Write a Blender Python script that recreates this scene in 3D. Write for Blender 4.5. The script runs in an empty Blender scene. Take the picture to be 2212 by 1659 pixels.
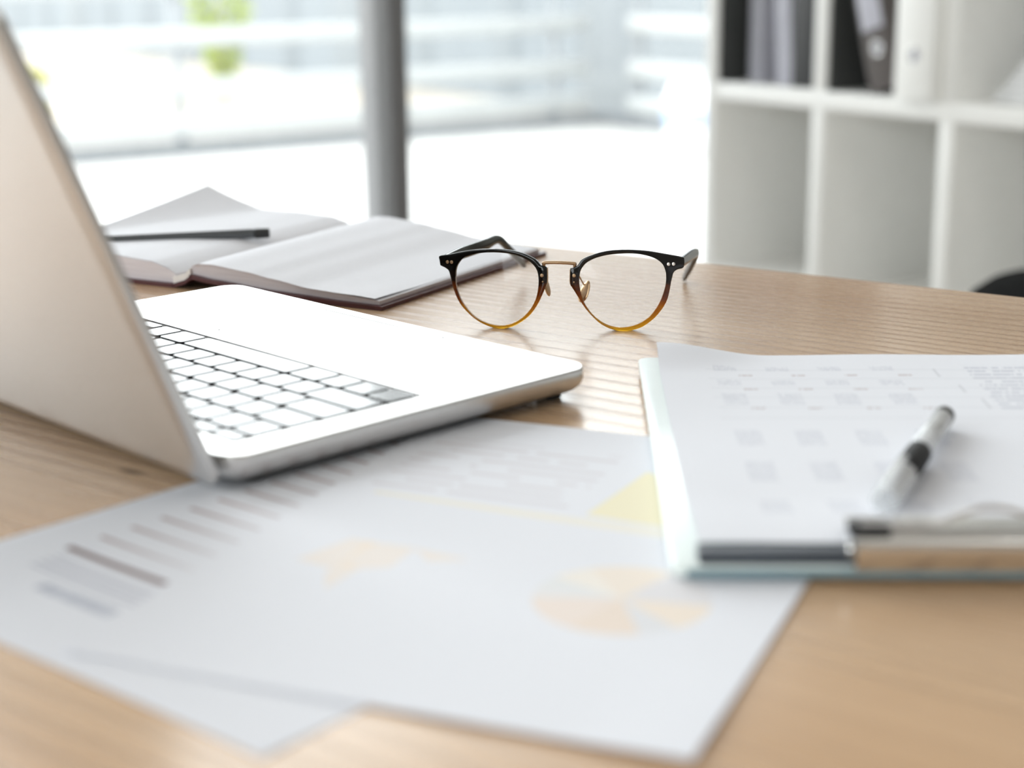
import bpy, bmesh, math, random
from mathutils import Vector, Matrix
random.seed(4)
PI = math.pi
scn = bpy.context.scene
col = scn.collection

# ------------------------------------------------------------------ camera, light, exposure
PITCH, ROLL, CAM_Z = 0.256717, -0.012, 0.9649
F = Vector((0, math.cos(PITCH), -math.sin(PITCH)))
R0 = Vector((1, 0, 0)); U0 = R0.cross(F)
R2 = math.cos(ROLL) * R0 + math.sin(ROLL) * U0
U2 = -math.sin(ROLL) * R0 + math.cos(ROLL) * U0
cam_d = bpy.data.cameras.new('camera')
cam = bpy.data.objects.new('camera', cam_d); col.objects.link(cam)
M = Matrix.Identity(4)
for i in range(3):
    M[i][0], M[i][1], M[i][2] = R2[i], U2[i], -F[i]
M[2][3] = CAM_Z
cam.matrix_world = M
cam_d.sensor_width = 36.0
cam_d.lens = 3500 / 2212 * 36
cam_d.clip_start = 0.02; cam_d.clip_end = 200
cam_d.dof.use_dof = True
cam_d.dof.focus_distance = 0.945
cam_d.dof.aperture_fstop = 4.6
scn.camera = cam

world = bpy.data.worlds.new('overcast_sky'); scn.world = world
world.use_nodes = True
bg = world.node_tree.nodes['Background']
bg.inputs['Color'].default_value = (0.955, 0.98, 1.0, 1)
bg.inputs['Strength'].default_value = 4.2

scn.view_settings.view_transform = 'Standard'
scn.view_settings.look = 'None'
scn.view_settings.gamma = 1.0
scn.view_settings.use_curve_mapping = False
scn.view_settings.exposure = 0.60
FILL = 0.9                                      # radiance of the ceiling panels added as fill light
scn.cycles.use_denoising = True
scn.cycles.max_bounces = 10
scn.cycles.diffuse_bounces = 5
scn.cycles.glossy_bounces = 5
scn.cycles.transmission_bounces = 8
scn.cycles.transparent_max_bounces = 12
scn.cycles.caustics_reflective = False
scn.cycles.caustics_refractive = False
scn.cycles.sample_clamp_indirect = 6.0

# room frame: origin at the shelf's far front corner, X runs from the window into the room, Y out through the shelf wall
RO = Vector((0.417, 3.30, 0)); RB = Vector((0.53, -0.848, 0)).normalized(); RA = Vector((-RB.y, RB.x, 0))
ROT = math.atan2(RB.y, RB.x)
def RM(x, y, z=0.0):
    return RO + RB * x + RA * y + Vector((0, 0, z))
WX = -0.14                                      # glass plane of the window wall
ld = bpy.data.lights.new('window_portal', 'AREA'); ld.shape = 'RECTANGLE'; ld.size = 4.6; ld.size_y = 2.6
ld.cycles.is_portal = True
lo = bpy.data.objects.new('window_portal', ld); col.objects.link(lo)
lo.matrix_world = Matrix.Translation(RM(WX - 0.1, -2.2, 1.33)) @ Matrix((( RA.x, 0, -RB.x, 0), (RA.y, 0, -RB.y, 0), (0, 1, 0, 0), (0, 0, 0, 1)))

ld2 = bpy.data.lights.new('added_window_portal', 'AREA'); ld2.shape = 'RECTANGLE'; ld2.size = 3.8; ld2.size_y = 1.6  # sampling portal for the added left-wall window
ld2.cycles.is_portal = True
lo2 = bpy.data.objects.new('added_window_portal', ld2); col.objects.link(lo2)
lo2.matrix_world = Matrix.Translation(RM(3.1, -4.60 - 0.13, 1.70)) @ Matrix(((-RB.x, 0, -RA.x, 0), (-RB.y, 0, -RA.y, 0), (0, 1, 0, 0), (0, 0, 0, 1)))

# ------------------------------------------------------------------ materials
def new_mat(name):
    m = bpy.data.materials.new(name); m.use_nodes = True
    nt = m.node_tree; return m, nt, nt.nodes['Principled BSDF'], nt.nodes['Material Output']
def N(nt, kind, **kw):
    n = nt.nodes.new(kind)
    for k, v in kw.items(): setattr(n, k, v)
    return n
def setin(nt, sock, v):
    if isinstance(v, bpy.types.NodeSocket): nt.links.new(v, sock)
    else: sock.default_value = v
def math_n(nt, op, a, b=0.0, c=0.0, clamp=False):
    n = N(nt, 'ShaderNodeMath', operation=op, use_clamp=clamp)
    setin(nt, n.inputs[0], a); setin(nt, n.inputs[1], b); setin(nt, n.inputs[2], c)
    return n.outputs[0]
def mixc(nt, f, a, b, mode='MIX'):
    n = N(nt, 'ShaderNodeMix', data_type='RGBA', blend_type=mode)
    setin(nt, n.inputs[0], f); setin(nt, n.inputs[6], a); setin(nt, n.inputs[7], b)
    return n.outputs[2]
def ramp(nt, f, stops, mode='LINEAR'):
    n = N(nt, 'ShaderNodeValToRGB'); n.color_ramp.interpolation = mode
    e = n.color_ramp.elements
    while len(e) < len(stops): e.new(0.5)
    for s, (p, c) in zip(e, stops):
        s.position = p; s.color = (*c, 1) if len(c) == 3 else c
    setin(nt, n.inputs[0], f)
    return n.outputs[0]
def noise(nt, vec, scale, detail=2.0, rough=0.5, dist=0.0):
    n = N(nt, 'ShaderNodeTexNoise')
    if vec is not None: nt.links.new(vec, n.inputs['Vector'])
    n.inputs['Scale'].default_value = scale; n.inputs['Detail'].default_value = detail
    n.inputs['Roughness'].default_value = rough; n.inputs['Distortion'].default_value = dist
    return n.outputs['Fac']
def mapping(nt, vec, scale=(1, 1, 1), loc=(0, 0, 0), rot=(0, 0, 0)):
    n = N(nt, 'ShaderNodeMapping'); nt.links.new(vec, n.inputs['Vector'])
    n.inputs['Scale'].default_value = scale; n.inputs['Location'].default_value = loc; n.inputs['Rotation'].default_value = rot
    return n.outputs[0]
def objco(nt): return N(nt, 'ShaderNodeTexCoord').outputs['Object']
def bump(nt, b, h, strength, dist=0.001):
    n = N(nt, 'ShaderNodeBump'); n.inputs['Strength'].default_value = strength; n.inputs['Distance'].default_value = dist
    setin(nt, n.inputs['Height'], h); nt.links.new(n.outputs[0], b.inputs['Normal'])
def simple(name, c, rough=0.5, metal=0.0, vary=0.04, scale=60, spec=0.5, bmp=0.0, coat=0.0):
    """principled surface with a little procedural colour grain"""
    m, nt, b, o = new_mat(name)
    f = noise(nt, objco(nt), scale, 3)
    d = tuple(max(0, x * (1 - vary)) for x in c); l = tuple(min(1, x * (1 + vary)) for x in c)
    nt.links.new(ramp(nt, f, [(0.3, d), (0.7, l)]), b.inputs['Base Color'])
    b.inputs['Roughness'].default_value = rough; b.inputs['Metallic'].default_value = metal
    b.inputs['Specular IOR Level'].default_value = spec; b.inputs['Coat Weight'].default_value = coat
    if bmp: bump(nt, b, f, bmp, 0.0005)
    return m
def thin_glass(name, tint=(1, 1, 1), ior=1.5, k=1.0):
    m, nt, b, o = new_mat(name); nt.nodes.remove(b)
    t = N(nt, 'ShaderNodeBsdfTransparent'); t.inputs['Color'].default_value = (*tint, 1)
    g = N(nt, 'ShaderNodeBsdfGlossy'); g.inputs['Roughness'].default_value = 0.0
    fr = N(nt, 'ShaderNodeFresnel'); fr.inputs['IOR'].default_value = ior
    mx = N(nt, 'ShaderNodeMixShader')
    nt.links.new(math_n(nt, 'MULTIPLY', fr.outputs[0], k), mx.inputs[0])
    nt.links.new(t.outputs[0], mx.inputs[1]); nt.links.new(g.outputs[0], mx.inputs[2]); nt.links.new(mx.outputs[0], o.inputs['Surface'])
    return m

def wood_mat():
    m, nt, b, o = new_mat('oak_veneer')
    co = objco(nt)
    big = noise(nt, mapping(nt, co, (0.7, 3.2, 1), (0.4, 0.2, 0)), 1.0, 1, 0.4)
    sep = N(nt, 'ShaderNodeSeparateXYZ'); nt.links.new(co, sep.inputs[0])
    wob = noise(nt, mapping(nt, co, (2.2, 60, 1)), 1.0, 1, 0.5)
    v = math_n(nt, 'ADD', math_n(nt, 'MULTIPLY', sep.outputs['Y'], 78.0), math_n(nt, 'MULTIPLY', big, 15.0))
    v = math_n(nt, 'ADD', v, math_n(nt, 'MULTIPLY', wob, 0.5))
    fr = math_n(nt, 'FRACT', v)
    # a ring darkens slowly and ends sharply
    ring = ramp(nt, fr, [(0.0, (0, 0, 0)), (0.55, (0.08,) * 3), (0.86, (0.75,) * 3), (0.93, (1,) * 3), (1.0, (0, 0, 0))])
    pores = noise(nt, mapping(nt, co, (45, 1500, 1)), 1.0, 2, 0.6)
    pmask = ramp(nt, pores, [(0.50, (0, 0, 0)), (0.64, (1, 1, 1))])
    fine = noise(nt, mapping(nt, co, (5, 420, 1)), 1.0, 2, 0.5)
    tone = noise(nt, mapping(nt, co, (0.8, 5, 1)), 1.3, 2)
    base = ramp(nt, tone, [(0.30, (0.52, 0.325, 0.180)), (0.70, (0.65, 0.455, 0.292))])
    base = mixc(nt, math_n(nt, 'MULTIPLY', ramp(nt, fine, [(0.35, (0, 0, 0)), (0.7, (1, 1, 1))]), 0.16), base, (0.34, 0.19, 0.09, 1))
    lines = math_n(nt, 'MULTIPLY', ring, math_n(nt, 'ADD', math_n(nt, 'MULTIPLY', pmask, 0.35), 0.6))
    vary = ramp(nt, noise(nt, mapping(nt, co, (1.3, 9, 1), (3.1, 1.7, 0)), 1.0, 2), [(0.36, (0.15,) * 3), (0.62, (1,) * 3)])
    lines = math_n(nt, 'MULTIPLY', lines, vary)
    base = mixc(nt, math_n(nt, 'MULTIPLY', lines, 0.95), base, (0.16, 0.078, 0.036, 1))
    base = mixc(nt, math_n(nt, 'MULTIPLY', pmask, 0.09), base, (0.22, 0.115, 0.055, 1))
    # the small dark knot beside the laptop hinge
    kx = math_n(nt, 'MULTIPLY', math_n(nt, 'SUBTRACT', sep.outputs['X'], KNOT[0]), 1 / 0.010)
    ky = math_n(nt, 'MULTIPLY', math_n(nt, 'SUBTRACT', sep.outputs['Y'], KNOT[1]), 1 / 0.0032)
    kd = math_n(nt, 'ADD', math_n(nt, 'MULTIPLY', kx, kx), math_n(nt, 'MULTIPLY', ky, ky))
    kf = math_n(nt, 'SUBTRACT', 1.0, kd, clamp=True)
    base = mixc(nt, math_n(nt, 'MULTIPLY', kf, 0.85), base, (0.09, 0.045, 0.02, 1))
    nt.links.new(base, b.inputs['Base Color'])
    nt.links.new(math_n(nt, 'ADD', 0.245, math_n(nt, 'MULTIPLY', lines, 0.25)), b.inputs['Roughness'])
    b.inputs['Specular IOR Level'].default_value = 0.75
    bump(nt, b, math_n(nt, 'MULTIPLY', math_n(nt, 'ADD', lines, math_n(nt, 'MULTIPLY', pmask, 0.25)), -1.0), 0.02, 0.0006)
    return m

def mm(*a): return [x / 1000.0 for x in a]
TZ = 0.75
def W(x, y, h=0.0):           # millimetres on the table top, h above the top
    return Vector((x / 1000, y / 1000, TZ + h / 1000))

# table frame (grain runs along the far edge)
TA = math.radians(-35.2)
TO = Vector((0.1402, 1.1596, 0))
ta = Vector((math.cos(TA), math.sin(TA), 0)); tn = Vector((-ta.y, ta.x, 0))
kw = Vector((-0.1665, 0.6755, 0)) - TO
KNOT = (kw.dot(ta), kw.dot(tn))

M_WOOD = wood_mat()
M_ALU = simple('brushed_aluminium', (0.70, 0.688, 0.675), 0.34, 1.0, 0.02, 400)
M_KEY = simple('black_key_plastic', (0.026, 0.026, 0.028), 0.24, 0, 0.05, 300, 0.6, coat=0.3)
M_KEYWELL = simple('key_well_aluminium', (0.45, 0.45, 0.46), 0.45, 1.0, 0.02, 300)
M_BLACK = simple('black_plastic', (0.015, 0.015, 0.016), 0.4, 0, 0.1, 200)
M_RUBBER = simple('black_rubber', (0.02, 0.02, 0.021), 0.75, 0, 0.1, 300)
M_SCREEN = simple('dark_display_glass', (0.012, 0.013, 0.016), 0.06, 0, 0.05, 50)
M_PAGE = simple('notebook_paper', (0.83, 0.84, 0.89), 0.85, 0, 0.012, 300, 0.25)
M_PAGEEDGE = None
M_COVER = simple('maroon_leatherette', (0.070, 0.016, 0.020), 0.38, 0, 0.12, 900, 0.5, 0.05)
M_SPINE = simple('white_spine_lining', (0.80, 0.78, 0.76), 0.7)
M_GOLD = simple('antique_gold_metal', (0.62, 0.42, 0.24), 0.28, 1.0, 0.03, 500)
M_BRONZE = simple('brushed_bronze_metal', (0.50, 0.34, 0.21), 0.38, 1.0, 0.03, 500)
M_RIVET = simple('rivet_metal', (0.78, 0.72, 0.66), 0.3, 1.0, 0.02, 500)
M_CHROME = simple('polished_steel', (0.80, 0.79, 0.77), 0.12, 1.0, 0.02, 300)
M_STEEL = simple('satin_steel', (0.72, 0.72, 0.73), 0.3, 1.0, 0.02, 300)
M_BOARD = simple('pale_mint_plastic', (0.66, 0.72, 0.705), 0.3, 0, 0.02, 80)
M_SLATE = simple('dark_slate', (0.035, 0.042, 0.055), 0.45)
M_TEMPLE = simple('dark_olive_acetate', (0.010, 0.012, 0.008), 0.15, 0, 0.5, 180, 0.28)
M_PENCIL = simple('graphite_grey_lacquer', (0.060, 0.066, 0.072), 0.22, 0, 0.03, 300, 0.6, coat=0.5)
M_WHITE = simple('white_laminate', (0.915, 0.91, 0.885), 0.4, 0, 0.012, 30)
M_WALL = simple('white_wall_paint', (0.80, 0.79, 0.775), 0.85, 0, 0.02, 40, bmp=0.05)
M_CEIL = simple('white_ceiling_paint', (0.85, 0.845, 0.835), 0.9, 0, 0.02, 40)
M_FRAME = simple('grey_window_aluminium', (0.165, 0.163, 0.168), 0.42, 0.0, 0.03, 60)
M_GREYBIND = simple('grey_card', (0.42, 0.42, 0.47), 0.6)
M_LILAC = simple('pale_lilac_card', (0.55, 0.55, 0.62), 0.6)
M_BLACKBIND = simple('black_binder_card', (0.012, 0.012, 0.013), 0.5)
M_TAUPE = simple('taupe_binder_card', (0.10, 0.085, 0.08), 0.6)
M_BLUE = simple('blue_card', (0.02, 0.09, 0.22), 0.5)
M_PAPERW = simple('white_stack_paper', (0.86, 0.865, 0.87), 0.8)
M_GLASS = thin_glass('window_glass', (0.97, 0.985, 0.98), 1.45, 0.9)
M_LENS = thin_glass('spectacle_lens', (0.985, 0.985, 0.985), 1.5, 0.3)
M_CLEAR = None

# ------------------------------------------------------------------ mesh helpers
def link(o, parent=None):
    col.objects.link(o)
    if parent is not None: o.parent = parent
    return o
def obj_from(name, verts, faces, mat, parent=None, smooth=False, angle=None):
    me = bpy.data.meshes.new(name); me.from_pydata([tuple(v) for v in verts], [], faces); me.update()
    return finish(name, me, mat, parent, smooth, angle)
def finish(name, me, mat, parent=None, smooth=False, angle=None):
    bm = bmesh.new(); bm.from_mesh(me); bmesh.ops.recalc_face_normals(bm, faces=bm.faces); 
    for f in bm.faces: f.smooth = smooth or angle is not None
    if angle is not None:
        for e in bm.edges:
            if len(e.link_faces) == 2 and e.calc_face_angle(0) > math.radians(angle): e.smooth = False
    bm.to_mesh(me); bm.free()
    for x in (mat if isinstance(mat, (list, tuple)) else [mat]): me.materials.append(x)
    return link(bpy.data.objects.new(name, me), parent)
def bm_obj(name, bm, mat, parent=None, smooth=False, angle=None):
    me = bpy.data.meshes.new(name); bm.to_mesh(me); bm.free()
    return finish(name, me, mat, parent, smooth, angle)
def thing(name, label, cat, loc=(0, 0, 0), rotz=0.0, group=None):
    o = bpy.data.objects.new(name, None); o.empty_display_size = 0.05; col.objects.link(o)
    o.location = loc; o.rotation_euler = (0, 0, rotz); tag(o, label, cat, group); return o
def tag(o, label=None, cat=None, group=None, kind=None):
    if label: o['label'] = label
    if cat: o['category'] = cat
    if group: o['group'] = group
    if kind: o['kind'] = kind
    return o
def box_bm(bm, c, s, bevel=0.0, seg=2, mat=None):
    """add a box (centre, size) with rounded edges to bm, optionally transformed"""
    t = bmesh.new(); bmesh.ops.create_cube(t, size=1.0)
    for v in t.verts: v.co = Vector((v.co.x * s[0], v.co.y * s[1], v.co.z * s[2]))
    if bevel: bmesh.ops.bevel(t, geom=t.edges[:], offset=bevel, segments=seg, affect='EDGES', profile=0.5)
    for v in t.verts:
        v.co = v.co + Vector(c)
        if mat is not None: v.co = mat @ v.co
    me = bpy.data.meshes.new('tmp'); t.to_mesh(me); t.free(); bm.from_mesh(me); bpy.data.meshes.remove(me)
def box(name, c, s, mat, parent=None, bevel=0.0, seg=2, T=None):
    bm = bmesh.new(); box_bm(bm, c, s, bevel, seg, T)
    return bm_obj(name, bm, mat, parent, angle=35 if bevel else None)
def loft(name, loops, mat, parent=None, closed=True, caps=True, angle=40):
    """skin a list of equal-length loops"""
    n = len(loops[0]); V = [v for l in loops for v in l]; Fs = []
    for i in range(len(loops) - 1):
        for j in range(n if closed else n - 1):
            k = (j + 1) % n
            Fs.append((i * n + j, i * n + k, (i + 1) * n + k, (i + 1) * n + j))
    if caps and closed:
        Fs.append(tuple(range(n))); Fs.append(tuple((len(loops) - 1) * n + j for j in reversed(range(n))))
    return obj_from(name, V, Fs, mat, parent, angle=angle)
def lathe(name, prof, mat, parent=None, seg=24, origin=(0, 0, 0), axis=(0, 0, 1), angle=40):
    """prof = [(r, h)] around an axis"""
    ax = Vector(axis).normalized(); q = Vector((0, 0, 1)).rotation_difference(ax).to_matrix()
    loops = [[Vector(origin) + q @ Vector((r * math.cos(2 * PI * k / seg), r * math.sin(2 * PI * k / seg), h)) for k in range(seg)] for r, h in prof]
    return loft(name, loops, mat, parent, angle=angle)
def catmull(pts, per=6, closed=False):
    P = [Vector(p) for p in pts]; n = len(P); out = []
    rng = n if closed else n - 1
    for i in range(rng):
        p0 = P[(i - 1) % n] if closed or i > 0 else P[0]; p1 = P[i]; p2 = P[(i + 1) % n]
        p3 = P[(i + 2) % n] if closed or i + 2 < n else P[-1]
        for k in range(per):
            t = k / per
            out.append(0.5 * ((2 * p1) + (p2 - p0) * t + (2 * p0 - 5 * p1 + 4 * p2 - p3) * t * t + (3 * p1 - p0 - 3 * p2 + p3) * t ** 3))
    if not closed: out.append(P[-1].copy())
    return out
def sweep(name, path, wid, hgt, mat, parent=None, up=Vector((0, 0, 1)), seg=10, power=2.0, angle=40):
    """tube with a (super)elliptic section wid x hgt (lists or numbers) along path"""
    n = len(path); loops = []
    for i, p in enumerate(path):
        t = (path[min(i + 1, n - 1)] - path[max(i - 1, 0)]).normalized()
        s = t.cross(up)
        s = s.normalized() if s.length > 1e-6 else Vector((1, 0, 0))
        u = s.cross(t).normalized()
        w = wid[i] if isinstance(wid, (list, tuple)) else wid; h = hgt[i] if isinstance(hgt, (list, tuple)) else hgt
        l = []
        for k in range(seg):
            a = 2 * PI * (k + 0.5) / seg; c, d = math.cos(a), math.sin(a)
            l.append(p + s * (math.copysign(abs(c) ** (2 / power), c) * w / 2) + u * (math.copysign(abs(d) ** (2 / power), d) * h / 2))
        loops.append(l)
    return loft(name, loops, mat, parent, angle=angle)
def rrect(x0, x1, y0, y1, r, seg=6, radii=None):
    """rounded rectangle outline, counter-clockwise"""
    rr = radii or (r, r, r, r); pts = []
    for (cx, cy, a0, q) in ((x1, y1, 0, rr[2]), (x0, y1, 90, rr[3]), (x0, y0, 180, rr[0]), (x1, y0, 270, rr[1])):
        sx = cx - q if cx == x1 else cx + q; sy = cy - q if cy == y1 else cy + q
        for k in range(seg + 1):
            a = math.radians(a0 + 90 * k / seg); pts.append((sx + q * math.cos(a), sy + q * math.sin(a)))
    return pts
def plate(name, outer, holes, z0, z1, mat, parent=None, angle=40, T=None):
    """flat plate with holes"""
    bm = bmesh.new(); es = []
    for lp in [outer] + holes:
        vs = [bm.verts.new((x, y, z1)) for x, y in lp]
        es += [bm.edges.new((vs[i], vs[(i + 1) % len(vs)])) for i in range(len(vs))]
    r = bmesh.ops.triangle_fill(bm, use_beauty=True, use_dissolve=False, edges=es)
    fs = [f for f in bm.faces]
    if z0 is not None:
        g = bmesh.ops.extrude_face_region(bm, geom=fs)
        for v in g['geom']:
            if isinstance(v, bmesh.types.BMVert): v.co.z = z0
    if T is not None: bmesh.ops.transform(bm, matrix=T, verts=bm.verts)
    return bm_obj(name, bm, mat, parent, angle=angle)
def grid_sheet(name, nu, nv, fn, thick, mat, parent=None, uvfn=None, smooth=True):
    """thin solid sheet: fn(i/nu, j/nv) -> point, thickened downwards"""
    V = []; Fs = []
    top = [[fn(i / nu, j / nv) for j in range(nv + 1)] for i in range(nu + 1)]
    idx = lambda i, j, b: b * (nu + 1) * (nv + 1) + i * (nv + 1) + j
    for b in (0, 1):
        for i in range(nu + 1):
            for j in range(nv + 1):
                p = Vector(top[i][j]); V.append(p if b == 0 else p - Vector((0, 0, thick)))
    uv = []
    def q(a, b, c, d): Fs.append((a, b, c, d))
    for i in range(nu):
        for j in range(nv):
            q(idx(i, j, 0), idx(i + 1, j, 0), idx(i + 1, j + 1, 0), idx(i, j + 1, 0))
            q(idx(i, j, 1), idx(i, j + 1, 1), idx(i + 1, j + 1, 1), idx(i + 1, j, 1))
    for i in range(nu):
        q(idx(i, 0, 0), idx(i, 0, 1), idx(i + 1, 0, 1), idx(i + 1, 0, 0)); q(idx(i, nv, 0), idx(i + 1, nv, 0), idx(i + 1, nv, 1), idx(i, nv, 1))
    for j in range(nv):
        q(idx(0, j, 0), idx(0, j + 1, 0), idx(0, j + 1, 1), idx(0, j, 1)); q(idx(nu, j, 0), idx(nu, j, 1), idx(nu, j + 1, 1), idx(nu, j + 1, 0))
    me = bpy.data.meshes.new(name); me.from_pydata([tuple(v) for v in V], [], Fs); me.update()
    if uvfn:
        ul = me.uv_layers.new(name='UVMap')
        for lp in me.loops:
            k = lp.vertex_index % ((nu + 1) * (nv + 1)); i, j = divmod(k, nv + 1)
            ul.data[lp.index].uv = uvfn(i / nu, j / nv)
    for p in me.polygons: p.use_smooth = smooth
    me.materials.append(mat)
    bm = bmesh.new(); bm.from_mesh(me)
    for e in bm.edges:
        if len(e.link_faces) == 2 and e.calc_face_angle(0) > 0.8: e.smooth = False
    bm.to_mesh(me); bm.free()
    return link(bpy.data.objects.new(name, me), parent)
def smoothstep(a, b, x):
    t = min(1.0, max(0.0, (x - a) / (b - a))); return t * t * (3 - 2 * t)

# ------------------------------------------------------------------ the room
def rbox(name, x0, x1, y0, y1, z0, z1, mat, parent=None, bevel=0.0, kind='structure'):
    T = Matrix.Translation(RO) @ Matrix.Rotation(ROT, 4, 'Z')
    o = box(name, ((x0 + x1) / 2, (y0 + y1) / 2, (z0 + z1) / 2), (x1 - x0, y1 - y0, z1 - z0), mat, parent, bevel, T=T if parent is None else None)
    if parent is None and kind: o['kind'] = kind
    return o
def floor_mat(name, c, tile, groove):
    m, nt, b, o = new_mat(name)
    co = mapping(nt, N(nt, 'ShaderNodeTexCoord').outputs['Object'], rot=(0, 0, -ROT))
    f = noise(nt, mapping(nt, co, (2, 14, 1)), 2.0, 4)
    br = N(nt, 'ShaderNodeTexBrick'); nt.links.new(co, br.inputs['Vector'])
    br.inputs['Scale'].default_value = 1.0; br.inputs['Mortar Size'].default_value = 0.004
    br.inputs['Brick Width'].default_value = tile[0]; br.inputs['Row Height'].default_value = tile[1]
    k = ramp(nt, f, [(0.3, tuple(x * 0.9 for x in c)), (0.7, c)])
    nt.links.new(mixc(nt, br.outputs['Fac'], k, (*groove, 1)), b.inputs['Base Color'])
    b.inputs['Roughness'].default_value = 0.42
    return m
M_FLOOR = floor_mat('pale_floor_boards', (0.66, 0.62, 0.57), (1.4, 0.19), (0.30, 0.27, 0.24))
M_TERR = floor_mat('pale_terrace_tiles', (0.46, 0.45, 0.435), (0.6, 0.6), (0.36, 0.35, 0.34))
XB, YL, YR, HC = 5.7, -4.6, 0.44, 2.75
rbox('floor', -0.06, XB, YL, YR, -0.08, 0.0, M_FLOOR)
rbox('ceiling', -0.20, XB, YL, YR, HC, HC + 0.1, M_CEIL)
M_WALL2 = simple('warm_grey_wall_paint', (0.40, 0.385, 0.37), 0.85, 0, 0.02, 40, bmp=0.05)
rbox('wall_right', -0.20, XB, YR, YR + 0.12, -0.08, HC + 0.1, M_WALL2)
WL0, WL1, WZ0, WZ1 = 1.2, 5.0, 0.90, 2.50
bm = bmesh.new()
TR = Matrix.Translation(RO) @ Matrix.Rotation(ROT, 4, 'Z')
for x0_, x1_, z0_, z1_ in ((-0.20, XB, -0.08, WZ0), (-0.20, XB, WZ1, HC + 0.1), (-0.20, WL0, WZ0, WZ1), (WL1, XB, WZ0, WZ1)):
    box_bm(bm, ((x0_ + x1_) / 2, YL - 0.06, (z0_ + z1_) / 2), (x1_ - x0_, 0.12, z1_ - z0_), 0, 1, TR)
wl = bm_obj('wall_left', bm, M_WALL); wl['kind'] = 'structure'
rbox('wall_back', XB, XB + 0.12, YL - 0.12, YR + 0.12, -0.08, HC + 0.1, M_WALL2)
rbox('baseboard_back', XB - 0.015, XB, YL, YR, 0.0, 0.08, M_WHITE)
rbox('baseboard_left', 0.0, XB, YL, YL + 0.015, 0.0, 0.08, M_WHITE)

m_, nt_, b_, o_ = new_mat('fill_diffuser')
b_.inputs['Emission Color'].default_value = (1.0, 0.97, 0.93, 1); b_.inputs['Emission Strength'].default_value = FILL
M_LIT = m_
for i_, x_ in enumerate((1.0, 2.9, 4.8)):  # panels added on the unseen ceiling to brighten the room
    for j_, y_ in enumerate((-3.4, -1.1)):
        where = ('nearest the window', 'midway into the room', 'at the back of the room')[i_] + (' on the open side' if j_ == 0 else ' on the shelf side')
        t = thing('ceiling_fill_panel', 'added white ceiling fill panel ' + where, 'light', RM(x_, y_, HC), ROT, 'added ceiling fill panels')
        for c_, s_ in (((0, 0.31, -0.012), (1.24, 0.02, 0.024)), ((0, -0.31, -0.012), (1.24, 0.02, 0.024)), ((0.61, 0, -0.012), (0.02, 0.6, 0.024)), ((-0.61, 0, -0.012), (0.02, 0.6, 0.024))):
            box('frame', c_, s_, M_WHITE, t)
        box('diffuser', (0, 0, -0.008), (1.2, 0.6, 0.012), M_LIT, t)

# window wall: full-height sliding panes between grey aluminium posts
win = bpy.data.objects.new('window_1', None); col.objects.link(win); win.location = RO; win.rotation_euler = (0, 0, ROT); win['kind'] = 'structure'
posts = [-4.58, -3.30, -1.975, -0.676, 0.42]
for y in posts:
    bm = bmesh.new()
    box_bm(bm, (-0.143, y, HC / 2), (0.126, 0.035, HC), 0.003)
    bm_obj('window_post', bm, M_FRAME, win, angle=35)
rbox('bottom_rail', -0.20, -0.08, YL, YR, 0.0, 0.06, M_FRAME, win, 0.004)
rbox('top_rail', -0.20, -0.08, YL, YR, HC - 0.08, HC, M_FRAME, win, 0.004)
for i in range(len(posts) - 1):
    y0, y1 = posts[i] + 0.017, posts[i + 1] - 0.017
    rbox('pane', WX - 0.003, WX + 0.003, y0, y1, 0.06, HC - 0.08, M_GLASS, win)

w2 = bpy.data.objects.new('added_window', None); col.objects.link(w2); w2.location = RO; w2.rotation_euler = (0, 0, ROT); w2['kind'] = 'structure'  # window band added out of view for extra daylight indoors
for z_ in (WZ0 + 0.025, WZ1 - 0.025):
    box('frame_rail', ((WL0 + WL1) / 2, YL - 0.06, z_), (WL1 - WL0, 0.06, 0.05), M_FRAME, w2, 0.003)
n2 = 3
for q_ in range(n2 + 1):
    x_ = WL0 + 0.025 + (WL1 - WL0 - 0.05) * q_ / n2
    box('frame_post', (x_, YL - 0.06, (WZ0 + WZ1) / 2), (0.05, 0.06, WZ1 - WZ0), M_FRAME, w2, 0.003)
    if q_ < n2:
        xa, xb = x_ + 0.02, x_ + (WL1 - WL0 - 0.05) / n2 - 0.02
        box('pane', ((xa + xb) / 2, YL - 0.06, (WZ0 + WZ1) / 2), (xb - xa, 0.006, WZ1 - WZ0 - 0.06), M_GLASS, w2)

# ------------------------------------------------------------------ outside: terrace, railing, sand, neighbouring wall, shrubs
rbox('floor_terrace', -5.62, -0.20, -9.0, 3.75, -0.10, -0.02, M_TERR)
M_SAND = simple('pale_sand', (0.37, 0.335, 0.29), 0.95, 0, 0.10, 0.8, 0.2)
rbox('ground_sand', -60.0, 40.0, -50.0, 30.0, -0.30, -0.11, M_SAND)
M_RAIL = simple('pale_railing_paint', (0.36, 0.37, 0.37), 0.45, 0, 0.02, 20)
M_POST = simple('grey_railing_post_paint', (0.26, 0.275, 0.29), 0.5, 0, 0.03, 20)
M_CURB = simple('grey_stone_curb', (0.15, 0.16, 0.17), 0.7, 0, 0.08, 10)
rbox('trim_1', -5.72, -5.60, -9.0, 3.75, -0.10, 0.05, M_CURB)
rbox('trim_2', -5.60, -0.40, 3.66, 3.78, -0.10, 0.05, M_CURB)
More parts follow.
